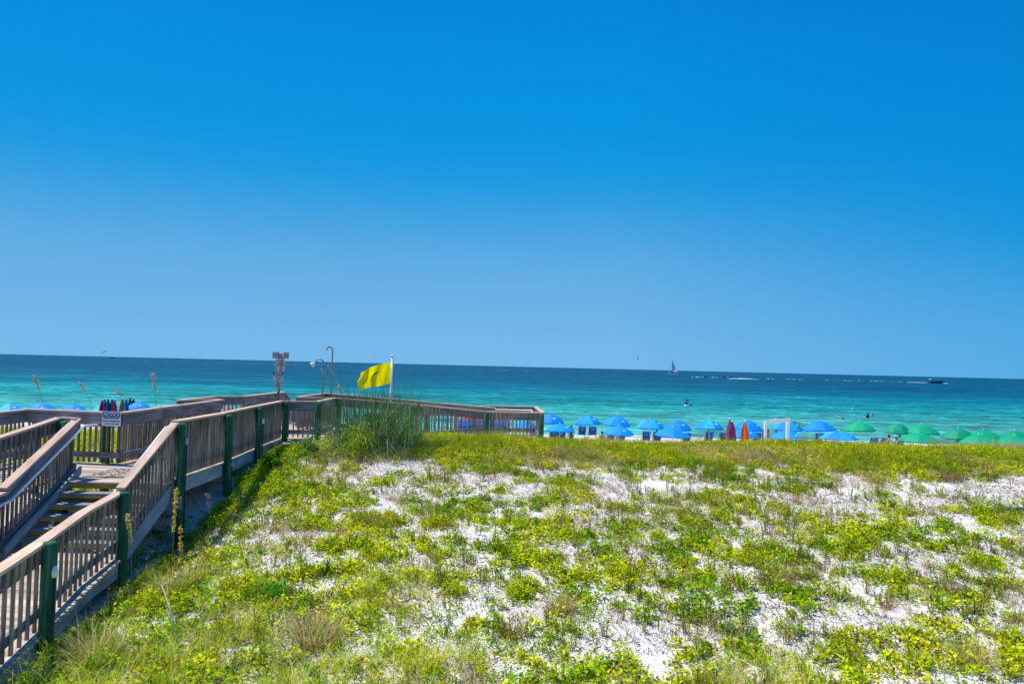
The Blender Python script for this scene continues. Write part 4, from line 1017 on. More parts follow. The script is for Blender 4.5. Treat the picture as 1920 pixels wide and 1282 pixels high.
UB = [ # px, top, half width, top height, tilt, label
 (18, 753.5, 30, 2.15, 0, 'blue beach umbrella at the left edge of the picture'),
 (77, 752, 29, 2.15, 0, 'blue beach umbrella second from the left edge, behind the leaning sea oats'),
 (133, 754.5, 29, 2.15, 1, 'blue beach umbrella just left of the folded umbrellas'),
 (196, 755, 28, 1.85, 0, 'blue beach umbrella half hidden behind the folded umbrellas'),
 (258, 750.5, 25, 2.15, 0, 'blue beach umbrella just right of the folded umbrellas'),
 (415, 758, 18, 2.0, 0, 'blue beach umbrella glimpsed past the end of the grey rail boards'),
 (983, 783, 22, 2.05, 0, 'blue beach umbrella seen through the end platform balusters'),
 (1031, 773, 26, 2.15, 1, 'dark blue beach umbrella emerging right of the end platform post'),
 (1049, 792, 30, 1.75, 4, 'tilted low blue beach umbrella nearest the end platform'),
 (1102.5, 776, 26, 2.15, 0, 'blue beach umbrella over the pair of empty navy chairs'),
 (1154, 777, 27, 2.15, 0, 'blue beach umbrella pierced by a thin dark stalk, directly above another'),
 (1158, 796, 29, 1.75, 3, 'low blue beach umbrella beside the orange backed person'),
 (1219, 783, 27, 2.15, 0, 'blue beach umbrella shading the person in the navy chair'),
 (1269, 785, 26.5, 2.15, 0, 'blue beach umbrella left of the white shirted sitter, back row'),
 (1259, 799, 33, 1.75, 0, 'wide low blue beach umbrella in the front row with a scalloped hem'),
 (1330, 784.5, 28, 2.15, -2, 'blue beach umbrella over the white shirted sitter'),
 (1400, 785.5, 27, 2.15, 0, 'blue beach umbrella behind the orange folded umbrella'),
 (1396, 802, 29, 1.75, 0, 'low blue beach umbrella between the folded umbrellas and the white frame'),
 (1474, 785, 29, 2.15, 0, 'blue beach umbrella framed by the white wooden frame, back row'),
 (1475, 805, 32, 1.75, 0, 'low blue beach umbrella in front of the white frame posts'),
 (1538, 786.5, 30, 2.15, 0, 'blue beach umbrella right of the white frame, back row'),
 (1572, 806, 34, 1.75, 0, 'rightmost blue beach umbrella, low in the front row')]
UP = {}
for i, (px, tp, hw, th, tl, lab) in enumerate(UB):
    UP[i] = put_umb(proto_l if i % 3 == 0 else proto_b, px, tp, hw, th, lab, GB, tl)
UG = [(1614, 788, 29, 2.15, 0, 'leftmost green beach umbrella with a dark pole'), (1682, 791, 25, 2.15, 0, 'green beach umbrella second from left in the back row'),
 (1727, 793, 32, 2.15, 0, 'green beach umbrella third from left with a pinkish stalk above'), (1722, 809, 35, 1.75, 0, 'low green beach umbrella below the third one, front row'),
 (1798, 801, 30, 2.1, 0, 'green beach umbrella behind the dark haired bathers, left of the crowd'), (1842, 804, 36, 2.05, 0, 'green beach umbrella in front of the two bathers'),
 (1834, 813, 37, 1.75, 0, 'low green beach umbrella in the crowded front row'), (1905, 805, 33, 2.1, 0, 'green beach umbrella at the right edge, back row'),
 (1900, 815, 46, 1.75, 0, 'widest green beach umbrella, low at the right edge')]
for i, (px, tp, hw, th, tl, lab) in enumerate(UG):
    put_umb(proto_g, px, tp, hw, th, lab, GG, tl)
op = put_umb(umbrella_mesh(('orange', 'orange')), 426, 761, 14, 2.0, 'orange beach umbrella glimpsed past the end of the grey rail boards', 'other beach umbrellas')

# folded umbrellas
def folded(px, pytop, th, cols, label, wid=.20):
    D = (CZ-ZB-th)*F/(pytop-horizon(px)); p = ground_px(px, D)
    o = empty('folded_umbrella', p, random.uniform(0, 1), label, 'folded umbrella', 'folded beach umbrellas standing in the sand')
    mb = MB(); mb.tube([(0, 0, -.2), (0, 0, th-.05)], .025, 8); mb.build('pole', M['white'], o)
    co = []; fc = []; mi = []; N = 32; hs = [(.0, .18), (.08, .34), (.3, .68), (.7, .92), (1.0, 1.0), (1.02, .7)]
    for (t, r_) in hs:
        for k in range(N):
            a = 2*math.pi*k/N; rr = r_*wid*(1+.22*math.cos(a*8)*min(1, t*3))*(1+.1*math.sin(a*3+t*4))
            co.append((rr*math.cos(a), rr*math.sin(a), th-.06-t*(th-.35)))
    for j in range(len(hs)-1):
        for k in range(N):
            fc.append((j*N+k, (j+1)*N+k, (j+1)*N+(k+1) % N, j*N+(k+1) % N)); mi.append((k//4) % len(cols))
    fc.append(tuple(range(N))); mi.append(0)
    me = bpy.data.meshes.new('canopy'); me.from_pydata(co, [], fc); me.polygons.foreach_set('material_index', mi)
    for c_ in cols: me.materials.append(M[c_])
    link_mesh('canopy', me, None, o)
    mb = MB(); mb.ball((0, 0, th), .06, 8, 5, (1, 1, .8)); mb.build('top_cap', M['white'], o)
for a_ in ((189.5, 747, 2.2, ('red', 'red', 'navy'), 'red folded umbrella at the left end of the folded row'),
           (194.5, 745, 2.25, ('blue', 'navy'), 'pale blue folded umbrella second in the folded row'),
           (201, 744.5, 2.25, ('teal', 'navy', 'teal'), 'green folded umbrella between the two blue ones'),
           (208, 745, 2.25, ('blue', 'navy'), 'bright blue folded umbrella left of the dark red one'),
           (213, 746.5, 2.2, ('red', 'purple'), 'dark red folded umbrella in the middle of the folded row'),
           (227.5, 744.5, 2.25, ('gold', 'navy', 'gold'), 'orange and navy folded umbrella'),
           (234.5, 745.5, 2.25, ('navy', 'blue'), 'navy folded umbrella touching the orange one'),
           (242, 742.5, 2.3, ('teal', 'navy'), 'tallest dark folded umbrella near the right end'),
           (248.5, 744.5, 2.25, ('navy', 'navy', 'purple'), 'folded navy umbrella at the right end of the folded row')):
    folded(a_[0], a_[1], a_[2]+.15, *a_[3:], wid=.25)
for a_ in ((1367, 784, 2.3, ('purple', 'orange', 'blue'), 'blue and orange folded umbrella with a white cap, behind the pink one'),
           (1372, 788, 2.35, ('pink', 'red', 'purple'), 'pink and red folded umbrella leaning by its neighbour'),
           (1396, 788, 2.4, ('red', 'orange', 'orange'), 'orange and red folded umbrella standing alone')):
    folded(*a_, wid=.28)
folded(1432, 800, 1.5, ('red', 'purple'), 'small dark red folded umbrella behind the left post of the white frame', wid=.14)

# beach chairs
def chair_proto():
    o = bpy.data.objects.new('beach_chair', None); COL.objects.link(o)
    mb = MB()
    mb.board((0, -.30, .42), (0, .30, .34), .50, .03, up=(0, 0, 1)); mb.build('seat', M['bluedk'], o)
    mb = MB(); mb.board((0, -.28, .40), (0, -.50, 1.02), .50, .03, up=(0, 1, .2)); mb.build('backrest', M['bluedk'], o)
    mb = MB(); mb.board((0, -.47, .82), (0, -.54, 1.02), .40, .05, up=(0, 1, .2)); mb.build('head_cushion', M['blue'], o)
    mb = MB(); mb.box((0, -.475, .76), .22, .02, .035); mb.build('emblem', M['linen'], o)
    for s_ in (-1, 1):
        mb = MB(); mb.board((s_*.27, -.50, .0), (s_*.27, .30, .40), .035, .04); mb.build('leg', M['cap'], o)
        mb = MB(); mb.board((s_*.27, .34, .0), (s_*.27, -.50, 1.0), .035, .04); mb.build('back_frame', M['cap'], o)
        mb = MB(); mb.board((s_*.29, -.40, .62), (s_*.29, .22, .60), .07, .025); mb.build('armrest', M['cap'], o)
    return o
cp = chair_proto(); first = True
def put_chair(px, D, label, rz=0):
    global first
    o = cp if first else copy_tree(cp); first = False
    o.location = ground_px(px, D); o.rotation_euler = (0, 0, rz+random.uniform(-.08, .08)); o.scale = (1.12,)*3
    tag(o, label, 'beach chair', 'navy beach chairs facing the sea'); return o
def Dfor(i): return UP[i].y
put_chair(1090, Dfor(9)+2.2, 'left navy beach chair of the empty pair under one umbrella')
put_chair(1110.5, Dfor(9)+2.2, 'right navy beach chair of the empty pair under one umbrella')
put_chair(1143, 60, 'left navy chair peeking below the low umbrella by the orange backed person')
put_chair(1163, 60, 'right navy chair peeking below the low umbrella by the orange backed person')
put_chair(1210, Dfor(12)+1, 'navy beach chair left of the seated person')
put_chair(1230, Dfor(12)+1, 'navy beach chair holding the seated person with dark hair')
put_chair(1284, Dfor(13)+.8, 'navy beach chair showing right of the wide low umbrella')
put_chair(1327, Dfor(15)+1.2, 'beach chair occupied by the white shirted sitter')
put_chair(1352.5, Dfor(15)+1.2, 'navy beach chair right of the white shirted sitter')
put_chair(1416, Dfor(16)+1, 'navy beach chair right of the low umbrella by the white frame')
put_chair(1532, Dfor(20)+.6, 'single navy beach chair under the back umbrella right of the frame')
put_chair(1462, Dfor(18)+.6, 'navy beach chair seen inside the white frame')
put_chair(1052, 60, 'navy beach chair under the tilted umbrella by the end platform')
put_chair(1036, 60, 'navy beach chair behind the end platform post')
put_chair(1000, 60, 'navy beach chair seen between the end platform balusters')
for px_, lab_ in ((1634, 'dark green chair by the first green umbrella pole'), (1652, 'navy chair right of the dark green chair'), (1682, 'floral navy chair under the second green umbrella')):
    put_chair(px_, 60, lab_)

# ---- people
def person(label, loc, pose='stand', rz=0, shirt=None, bottom='navy', hat=None, scale=1, long_hair=False, name='person'):
    J = {}
    if pose in ('stand',):
        J = dict(pel=(0, 0, .93), wai=(0, 0, 1.08), che=(0, .01, 1.28), nb=(0, 0, 1.43), nk=(0, .0, 1.50), hd=(0, .015, 1.585), ht=(0, .005, 1.665), no=(0, .088, 1.575))
        for s_, n_ in ((-1, 'l'), (1, 'r')):
            J.update({n_+'sh': (s_*.17, 0, 1.40), n_+'el': (s_*.235, -.02, 1.12), n_+'wr': (s_*.25, .06, .88), n_+'ha': (s_*.25, .08, .81), n_+'hi': (s_*.085, 0, .88), n_+'kn': (s_*.10, .03, .49), n_+'an': (s_*.11, -.01, .09), n_+'to': (s_*.12, .13, .035)})
    elif pose == 'sit':
        J = dict(pel=(0, -.12, .52), wai=(0, -.18, .66), che=(0, -.24, .86), nb=(0, -.27, 1.01), nk=(0, -.26, 1.07), hd=(0, -.24, 1.155), ht=(0, -.25, 1.235), no=(0, -.165, 1.145))
        for s_, n_ in ((-1, 'l'), (1, 'r')):
            J.update({n_+'sh': (s_*.17, -.25, .98), n_+'el': (s_*.26, -.10, .74), n_+'wr': (s_*.27, .12, .72), n_+'ha': (s_*.27, .20, .72), n_+'hi': (s_*.09, -.10, .50), n_+'kn': (s_*.11, .34, .56), n_+'an': (s_*.11, .52, .12), n_+'to': (s_*.12, .66, .06)})
    elif pose == 'kneel':
        J = dict(pel=(0, -.10, .34), wai=(0, -.08, .50), che=(0, -.02, .70), nb=(0, .02, .85), nk=(0, .04, .92), hd=(0, .07, 1.0), ht=(0, .06, 1.08), no=(0, .145, .985))
        for s_, n_ in ((-1, 'l'), (1, 'r')):
            J.update({n_+'sh': (s_*.18, .02, .82), n_+'el': (s_*.28, .12, .58), n_+'wr': (s_*.16+.10, .30, .50), n_+'ha': (s_*.15+.11, .37, .50), n_+'hi': (s_*.10, -.08, .30), n_+'kn': (s_*.16, .28, .14), n_+'an': (s_*.15, -.16, .10), n_+'to': (s_*.15, -.28, .09)})
    elif pose == 'reach':     # standing with both arms lifted to the head
        J = dict(pel=(0, 0, .93), wai=(0, 0, 1.08), che=(0, .01, 1.28), nb=(0, 0, 1.43), nk=(0, .0, 1.50), hd=(0, .015, 1.585), ht=(0, .005, 1.665), no=(0, .088, 1.575))
        for s_, n_ in ((-1, 'l'), (1, 'r')):
            J.update({n_+'sh': (s_*.17, 0, 1.41), n_+'el': (s_*.42, .02, 1.52), n_+'wr': (s_*.25, .02, 1.68), n_+'ha': (s_*.18, .02, 1.71), n_+'hi': (s_*.085, 0, .88), n_+'kn': (s_*.10, .03, .49), n_+'an': (s_*.11, -.01, .09), n_+'to': (s_*.12, .13, .035)})
    rad = dict(pel=.125, wai=.105, che=.13, nb=.085, nk=.052, hd=.082, ht=.058, no=.016)
    for n_ in 'lr': rad.update({n_+'sh': .058, n_+'el': .040, n_+'wr': .026, n_+'ha': .030, n_+'hi': .085, n_+'kn': .055, n_+'an': .036, n_+'to': .032})
    E_ = [('pel', 'wai'), ('wai', 'che'), ('che', 'nb'), ('nb', 'nk'), ('nk', 'hd'), ('hd', 'ht'), ('hd', 'no')]
    for n_ in 'lr': E_ += [('nb', n_+'sh'), (n_+'sh', n_+'el'), (n_+'el', n_+'wr'), (n_+'wr', n_+'ha'), ('pel', n_+'hi'), (n_+'hi', n_+'kn'), (n_+'kn', n_+'an'), (n_+'an', n_+'to')]
    # five fingers
    for n_ in 'lr':
        h_ = Vector(J[n_+'ha']); w_ = Vector(J[n_+'wr']); d_ = (h_-w_).normalized(); sd_ = d_.cross(Vector((1, .2, 0))).normalized()
        for k, (o_, ln) in enumerate(((-.028, .075), (-.010, .088), (.010, .082), (.027, .065), (.045, .045))):
            b_ = h_+sd_*o_+d_*(.01 if k < 4 else -.03); J[n_+'f%d' % k] = tuple(b_); J[n_+'g%d' % k] = tuple(b_+d_*ln*(.9 if k < 4 else .6)+sd_*(.03 if k == 4 else 0))
            rad[n_+'f%d' % k] = .010; rad[n_+'g%d' % k] = .008; E_ += [(n_+'ha', n_+'f%d' % k), (n_+'f%d' % k, n_+'g%d' % k)]
    def skin(keys, edges, grow, root_key, nm):
        ks = list(keys); me = bpy.data.meshes.new(nm); me.from_pydata([J[k] for k in ks], [(ks.index(a), ks.index(b)) for a, b in edges], [])
        ob = bpy.data.objects.new(nm, me); COL.objects.link(ob)
        ob.modifiers.new('skin', 'SKIN'); sv = me.skin_vertices[0].data
        for i, k in enumerate(ks):
            r_ = rad[k]*1+grow
            sv[i].radius = (r_*1.15, r_*.85) if k in ('pel', 'wai', 'che') else (r_, r_); sv[i].use_root = (k == root_key)
        ss = ob.modifiers.new('sub', 'SUBSURF'); ss.levels = 1; ss.render_levels = 1
        bpy.context.view_layer.update()
        m2 = bpy.data.meshes.new_from_object(ob.evaluated_get(bpy.context.evaluated_depsgraph_get()))
        bpy.data.objects.remove(ob); m2.polygons.foreach_set('use_smooth', [True]*len(m2.polygons)); m2.name = nm; return m2
    body = link_mesh(name, skin(J.keys(), E_, 0, 'pel', 'body'), None); body.data.materials.clear(); body.data.materials.append(M['skin'])
    body.location = loc; body.rotation_euler = (0, 0, rz); body.scale = (scale,)*3
    tag(body, label, 'person')
    mb = MB(); hd = Vector(J['hd']); ht = Vector(J['ht'])
    mb.ball(hd.lerp(ht, .62)+Vector((0, -.018, 0)), .098, 12, 8, (.93, 1, .92))
    if long_hair: mb.tube([hd+Vector((0, -.06, .03)), hd+Vector((0, -.11, -.10)), hd+Vector((0, -.10, -.26))], [.07, .07, .03], 8)
    mb.build('hair', M['hair'], body)
    if pose != 'swim':
        for s_ in (-1, 1):
            mb = MB(); mb.ball(hd+Vector((s_*.03, .078, .012)), .010, 6, 4); mb.build('eye', M['dark'], body)
        mb = MB(); mb.ball(hd+Vector((0, .076, -.045)), .018, 8, 4, (1.2, .4, .4)); mb.build('mouth', M['pink'], body)
    if shirt:
        k = ['pel', 'wai', 'che', 'nb', 'lsh', 'rsh', 'lel', 'rel'] if shirt[0] == 'T' else ['wai', 'che', 'nb']
        ed = [('pel', 'wai'), ('wai', 'che'), ('che', 'nb'), ('nb', 'lsh'), ('nb', 'rsh'), ('lsh', 'lel'), ('rsh', 'rel')] if shirt[0] == 'T' else [('wai', 'che'), ('che', 'nb')]
        if shirt[0] == 'T':
            for s_ in 'lr': J[s_+'el'] = tuple(Vector(J[s_+'sh']).lerp(Vector(J[s_+'el']), .7))
        o = link_mesh('shirt', skin(k, ed, .014, 'che', 'shirt'), None, body); o.data.materials.clear(); o.data.materials.append(M[shirt[1:]])
    if bottom:
        for s_ in 'lr': J[s_+'kn'] = tuple(Vector(J[s_+'hi']).lerp(Vector(J[s_+'kn']), .6))
        o = link_mesh('shorts', skin(['pel', 'lhi', 'rhi', 'lkn', 'rkn'], [('pel', 'lhi'), ('pel', 'rhi'), ('lhi', 'lkn'), ('rhi', 'rkn')], .016, 'pel', 'shorts'), None, body); o.data.materials.clear(); o.data.materials.append(M[bottom])
    if hat:
        mb = MB(); c_ = ht+Vector((0, 0, .01)); mb.tube([c_, c_+Vector((0, 0, .012))], [.20 if hat == 'straw' else .12, .19 if hat == 'straw' else .11], 16); mb.tube([c_, c_+Vector((0, 0, .07)), c_+Vector((0, 0, .10))], [.105, .095, .06], 14)
        mb.build('hat', M[hat], body)
    return body
def beach_person(px, D, *a, dz=0, label='', **k):
    p = ground_px(px, D); p.z += dz; return person(label, p, *a, **k)
beach_person(1128, 52, 'stand', label='person with bare tanned back standing beside the low blue umbrella', rz=.2, bottom='orange', long_hair=False, scale=.98)
beach_person(1070.5, 62.5, 'stand', label='person in dark shirt half hidden behind the tilted blue umbrella', rz=.3, shirt='Tnavy', dz=-.45)
q = ground_px(1230, Dfor(12)+1); person('person with dark hair seated in the navy chair under an umbrella', q+Vector((0, 0, .05)), 'sit', 0, shirt='Tnavy')
q = ground_px(1327, Dfor(15)+1.2); person('person in a loose white shirt seated in a beach chair', q+Vector((0, 0, .05)), 'sit', 0, shirt='Tlinen', bottom='linen')
beach_person(1455, 66.5, 'stand', label='person in a straw hat walking beyond the white frame', rz=.8, shirt='Tlinen', hat='straw', dz=.25)
beach_person(1489, 64, 'reach', label='tanned person standing behind the umbrella inside the white frame', rz=-.4, dz=.2)
beach_person(1437, 66, 'stand', label='person in red standing behind the left post of the white frame', rz=.2, shirt='Tred', bottom='red', dz=-.35)
beach_person(1659, 57, 'sit', label='person in a red cap seated near the lime towel', rz=1.2, hat='red', dz=.25)
beach_person(1674, 57, 'sit', label='person in a white sun hat seated right of the lime towel', rz=.4, shirt='Tlinen', hat='linen', dz=.2)
beach_person(1683, 60, 'sit', label='person in navy seated on the floral navy chair', rz=.1, shirt='Tnavy', dz=.05)
beach_person(1831, 58.5, 'reach', label='dark haired bather lifting an arm above the green umbrellas', rz=.3, dz=.15)
beach_person(1863, 58.5, 'stand', label='person with dark hair standing at the right among green umbrellas', rz=-.2, shirt='Tpurple', dz=.05)
beach_person(1798, 57, 'sit', label='tanned person sitting under the green umbrella beside the red bag', rz=1.5, dz=.0)
def swimmer(px, py, lab, dz=-1.0, **k):
    p = onz(px, py, 0); return person(lab, (p.x, p.y, dz), 'stand', k.pop('rz', 0), **k)
swimmer(1600, 770, 'swimmer in a white top far out between the blue and green umbrellas', shirt='Tlinen', hat='linen')
swimmer(1627, 783, 'left of the two swimmers above the first green umbrella', shirt='Tnavy', dz=-1.05)
swimmer(1635, 781, 'right of the two swimmers above the first green umbrella', shirt='Tlinen', dz=-1.1, hat='linen')
swimmer(1580, 787, 'swimmer low in the water left of the first green umbrella', dz=-1.25, hat='linen')
# paddle boarder
p = onz(1287, 761.5, 0)
bd = empty('paddle_board', (p.x, p.y, .06), R(68), 'white paddle board carrying the kneeling paddler in blue', 'paddle board')
mb = MB(); mb.tube([(-1.6, 0, .05), (-1.3, 0, 0), (-.5, 0, 0), (.6, 0, 0), (1.3, 0, .02), (1.65, 0, .1)], [.03, .25, .38, .38, .24, .03], 14)
mb.v = [(a, b_, c*.0+.10+ (c)*.22) for a, b_, c in mb.v]; mb.build('board', M['hullwhite'], bd)
mb = MB(); mb.box((.1, 0, .19), 1.2, .45, .012); mb.build('deck_pad', M['lampgrey'], bd)
person('kneeling paddler in a blue shirt on the white board', (p.x, p.y, .20), 'kneel', R(-30), shirt='Tblue', bottom='navy', scale=1.12)
pdl = empty('paddle', (p.x+.05, p.y+.35, .75), 0, 'thin dark paddle held by the kneeling paddler', 'paddle')
mb = MB(); mb.tube([(-.5, .1, .35), (.75, 0, -.5)], .016, 6); mb.build('shaft', M['dark'], pdl)
mb = MB(); mb.board((.70, 0, -.46), (1.1, 0, -.74), .17, .02, up=(0, 1, 0)); mb.build('blade', M['dark'], pdl)

# ---- white frame, board, towels, cooler, tent
A = atx(1434.5, 53.0, H(16.8, 53)); B = atx(1476, 54.5, H(18.9, 54.5))
fr = empty('wooden_frame', A, 0, 'white wooden swing frame standing among the blue umbrellas', 'frame'); d_ = B-A; d_.z = 0
zt = at(1434, 791, 53).z-A.z
zt2 = at(1476, 784.5, 54.5).z-A.z
mb = MB(); mb.board((0, 0, -.3), (0, 0, zt), .17, .17, up=(0, 1, 0)); mb.build('frame_post', M['white'], fr)
mb = MB(); mb.board(d_+Vector((0, 0, -.3)), d_+Vector((0, 0, zt2)), .20, .20, up=(0, 1, 0)); mb.build('frame_post', M['white'], fr)
mb = MB(); mb.vboard(Vector((-.10, -.1, zt-.02)), d_+Vector((.12, -.1, zt2-.08)), .10, .24); mb.build('top_beam', M['white'], fr)
mb = MB(); mb.vboard(Vector((0, .0, .5)), d_*.55+Vector((0, 0, .62)), .08, .12); mb.build('side_rail', M['white'], fr)
p = atx(1484, 52, ZB+1.0)
kb = empty('kayak', (p.x, p.y, ZB+.98), R(8), 'pale green white kayak lying across its rack under the low blue umbrella', 'kayak')
mb = MB(); mb.tube([(-1.5, 0, .1), (-1.1, 0, 0), (0, 0, -.02), (1.0, 0, 0), (1.5, 0, .12)], [.03, .2, .28, .2, .03], 12); mb.v = [(a, b_, c*.55) for a, b_, c in mb.v]; mb.build('hull', simple('pale_hull', (.55, .75, .68), .4), kb)
mb = MB(); mb.tube([(-.3, 0, .13), (.4, 0, .13)], [.12, .12], 12); mb.v = [(a, b_, .14+(c-.13)*.25) for a, b_, c in mb.v]; mb.build('cockpit', M['dark'], kb)
rk_ = MB()
for dx in (-.8, .8):
    rk_.box((dx, -.25, .38), .08, .08, .8); rk_.box((dx, .25, .38), .08, .08, .8); rk_.box((dx, 0, .80), .08, .6, .06)
q = rk_.build('kayak_rack', M['pole']); q.location = (p.x, p.y, ZB); q.rotation_euler = (0, 0, R(8)); tag(q, 'low wooden rack under the pale kayak', 'rack')
p = ground_px(1662, 55.5); mb = MB()
for k in range(6): mb.vboard((-.35, k*.05, .0+.02*k), (.35, k*.05+.02*math.sin(k), .9+.02*k*math.sin(k)), .02, .3)
o = mb.build('towel', M['lime']); o.location = p; tag(o, 'lime green towel heaped over a chair between two seated people', 'towel')
p = ground_px(1769, 55)
o = empty('cooler', p, .2, 'white cooler box standing beside a red bag under the green umbrellas', 'cooler')
mb = MB(); mb.box((0, 0, .42), .62, .45, .75); mb.build('box', M['white'], o)
mb = MB(); mb.box((0, 0, .83), .66, .49, .07); mb.build('lid', M['white'], o)
mb = MB(); mb.tube([(-.33, -.1, .62), (-.38, -.1, .58), (-.38, .1, .58), (-.33, .1, .62)], .015, 6); mb.build('handle', M['lampgrey'], o)
p = ground_px(1764.5, 54)
o = empty('beach_bag', p, .1, 'red beach bag standing in front of the white cooler', 'bag')
mb = MB(); mb.board((0, 0, 0), (0, 0, .85), .40, .26, up=(0, 1, 0), w1=.46, t1=.14); mb.build('bag_body', M['red'], o)
mb = MB(); mb.tube([(-.12, 0, .85), (-.09, 0, 1.05), (.09, 0, 1.05), (.12, 0, .85)], .012, 6); mb.build('strap', M['pink'], o)
# red and blue beach tent behind the end platform
D = 50; xa, xb = atx(858, D, 2).x, atx(952, D, 2).x; ztop = at(900, 780, D).z; zed = at(900, 789, D).z
tn = empty('beach_tent', ((xa+xb)/2, D, H(0, D)), 0, 'red topped blue beach tent glimpsed through the ramp balusters', 'tent'); W_ = xb-xa; zo = H(0, D)
co = []; fc = []; nx_, ny_ = 24, 8
for j in range(ny_+1):
    for i in range(nx_+1):
        u = i/nx_; v = j/ny_
        wv = math.sin(u*math.pi*2-.5)
        co.append(((u-.5)*W_*1.05, (v-.5)*2.4, (ztop-zo)-.16*abs(2*u-1)**2*1.5-.5*(2*v-1)**2+.07*wv*(2*v-1)))
for j in range(ny_):
    for i in range(nx_): fc.append((j*(nx_+1)+i, j*(nx_+1)+i+1, (j+1)*(nx_+1)+i+1, (j+1)*(nx_+1)+i))
me = bpy.data.meshes.new('roof_cloth'); me.from_pydata(co, [], fc); me.polygons.foreach_set('use_smooth', [True]*len(fc)); link_mesh('roof_cloth', me, M['red'], tn)
mb = MB()
for i in range(16):
    u0_, u1_ = i/16, (i+1)/16
    mb.poly([((u0_-.5)*W_*.97, -1.1+.03*math.sin(i*2), .1), ((u1_-.5)*W_*.97, -1.1+.03*math.sin(i*2+2), .1), ((u1_-.5)*W_*.97, -1.12, zed-zo+.1), ((u0_-.5)*W_*.97, -1.12, zed-zo+.1)])
mb.build('side_cloth', M['blue'], tn)
for sx_ in (-1, 1):
    for sy_ in (-1, 1):
        mb = MB(); mb.tube([(sx_*W_*.48, sy_*1.08, -.1), (sx_*W_*.48, sy_*1.08, zed-zo+.1)], .025, 6); mb.build('tent_pole', M['white'], tn)

# ---- boats
def hull(L, Wd, Hh, z0=-.25, bow=1, n=14):
    """a boat hull along +x with a pointed bow"""
    mb = MB(); secs = []
    for i in range(n+1):
        t = i/n; x = (t-.5)*L
        w = Wd/2*(1-max(0, (t-.55)/.45)**2.2*.97); hz = Hh*(1+.35*max(0, t-.5)*2*bow)
        secs.append([(x, -w, hz), (x, -w*.8, z0+.3*Hh), (x+(.0), 0, z0), (x, w*.8, z0+.3*Hh), (x, w, hz)])
    for i in range(n):
        for k in range(4): mb.poly([secs[i][k], secs[i+1][k], secs[i+1][k+1], secs[i][k+1]])
        mb.poly([secs[i][4], secs[i+1][4], secs[i+1][0], secs[i][0]])
    mb.poly(secs[0]); return mb
# catamaran under sail
Dc = 845; p = onz(1262, horizon(1262)+10.6, 0); Dc = p.y; pc = Vector((p.x, p.y, 0)); u_ = Dc/F
ct = empty('sailboat', pc, R(165), 'grey sailed catamaran near the horizon right of centre', 'sailboat')
for s_ in (-1, 1):
    h_ = hull(12.5, 1.5, 1.6); h_.v = [(a, b_+s_*2.8, c) for a, b_, c in h_.v]; h_.build('hull', M['hullwhite'], ct)
mb = MB(); mb.box((-.5, 0, 1.7), 7, 5.6, .5); mb.build('bridge_deck', M['hullwhite'], ct)
mb = MB(); mb.box((-1, 0, 2.5), 4.5, 4, 1.1); mb.build('cabin', M['navy'], ct)
mb = MB(); mb.tube([(1.2, 0, 1.8), (.9, 0, 17.5)], [.16, .10], 8); mb.build('mast', M['dark'], ct)
mb = MB(); mb.tube([(1.1, 0, 3.4), (-5.2, 0, 3.6)], .13, 6); mb.build('boom', M['dark'], ct)
def sail(name, A, B, C, belly, mat, par):
    A, B, C = map(Vector, (A, B, C)); n = 8; co = []; fc = []; ix = {}
    for i in range(n+1):
        for j in range(n+1-i):
            a = i/n; b = j/n; c = 1-a-b; q = A*c+B*a+C*b; q.y += belly*27*a*b*c; ix[i, j] = len(co); co.append(tuple(q))
    for i in range(n):
        for j in range(n-i):
            fc.append((ix[i, j], ix[i+1, j], ix[i, j+1]))
            if j < n-i-1: fc.append((ix[i+1, j], ix[i+1, j+1], ix[i, j+1]))
    me = bpy.data.meshes.new(name); me.from_pydata(co, [], fc); me.polygons.foreach_set('use_smooth', [True]*len(fc)); o = link_mesh(name, me, mat, par)
M['sail'] = cloth('grey_sail', (.92, .91, .92), .7, vary=0)
sail('mainsail', (1.0, 0, 3.6), (-5.0, 0, 3.8), (.9, 0, 17), .5, M['sail'], ct)
sail('jib', (5.6, 0, 2.2), (4.6, 0, 2.2), (1.2, 0, 14.5), .1, M['sail'], ct)
mb = MB(); mb.tube([(5.9, 0, 1.9), (.95, 0, 16.5)], .05, 5); mb.tube([(-3, -2.8, 1.6), (.9, 0, 16)], .04, 5); mb.tube([(-3, 2.8, 1.6), (.9, 0, 16)], .04, 5); mb.build('rigging', M['dark'], ct)
def wake(px0, px1, py, hh, lab, seed, broken=.35, wid=2.5):
    rnd = random.Random(seed); mb = MB(); x = px0
    while x < px1:
        ln = rnd.uniform(3, 12) if broken > .1 else (px1-px0); x1 = min(px1, x+ln)
        if rnd.random() > broken:
            a = onz(x, py+(x-px0)*.012, 0); b_ = onz(x1, py+(x1-px0)*.012, 0)
            Y = onz((px0+px1)/2, py, 0).y; a = Vector((a.x*Y/a.y, Y, 0)); b_ = Vector((b_.x*Y/b_.y, Y, 0)); n = 7
            pts = [a.lerp(b_, k/n)+Vector((0, rnd.uniform(-1, 1), 0)) for k in range(n+1)]
            mb.tube(pts, [max(.02, hh*rnd.uniform(.5, 1.1)*math.sin(math.pi*(k+.6)/(n+1.2))) for k in range(n+1)], 6)
        x = x1+rnd.uniform(0, 4)
    return tag(mb.build('boat_wake', M['foam']), lab, 'wake', kind='stuff')
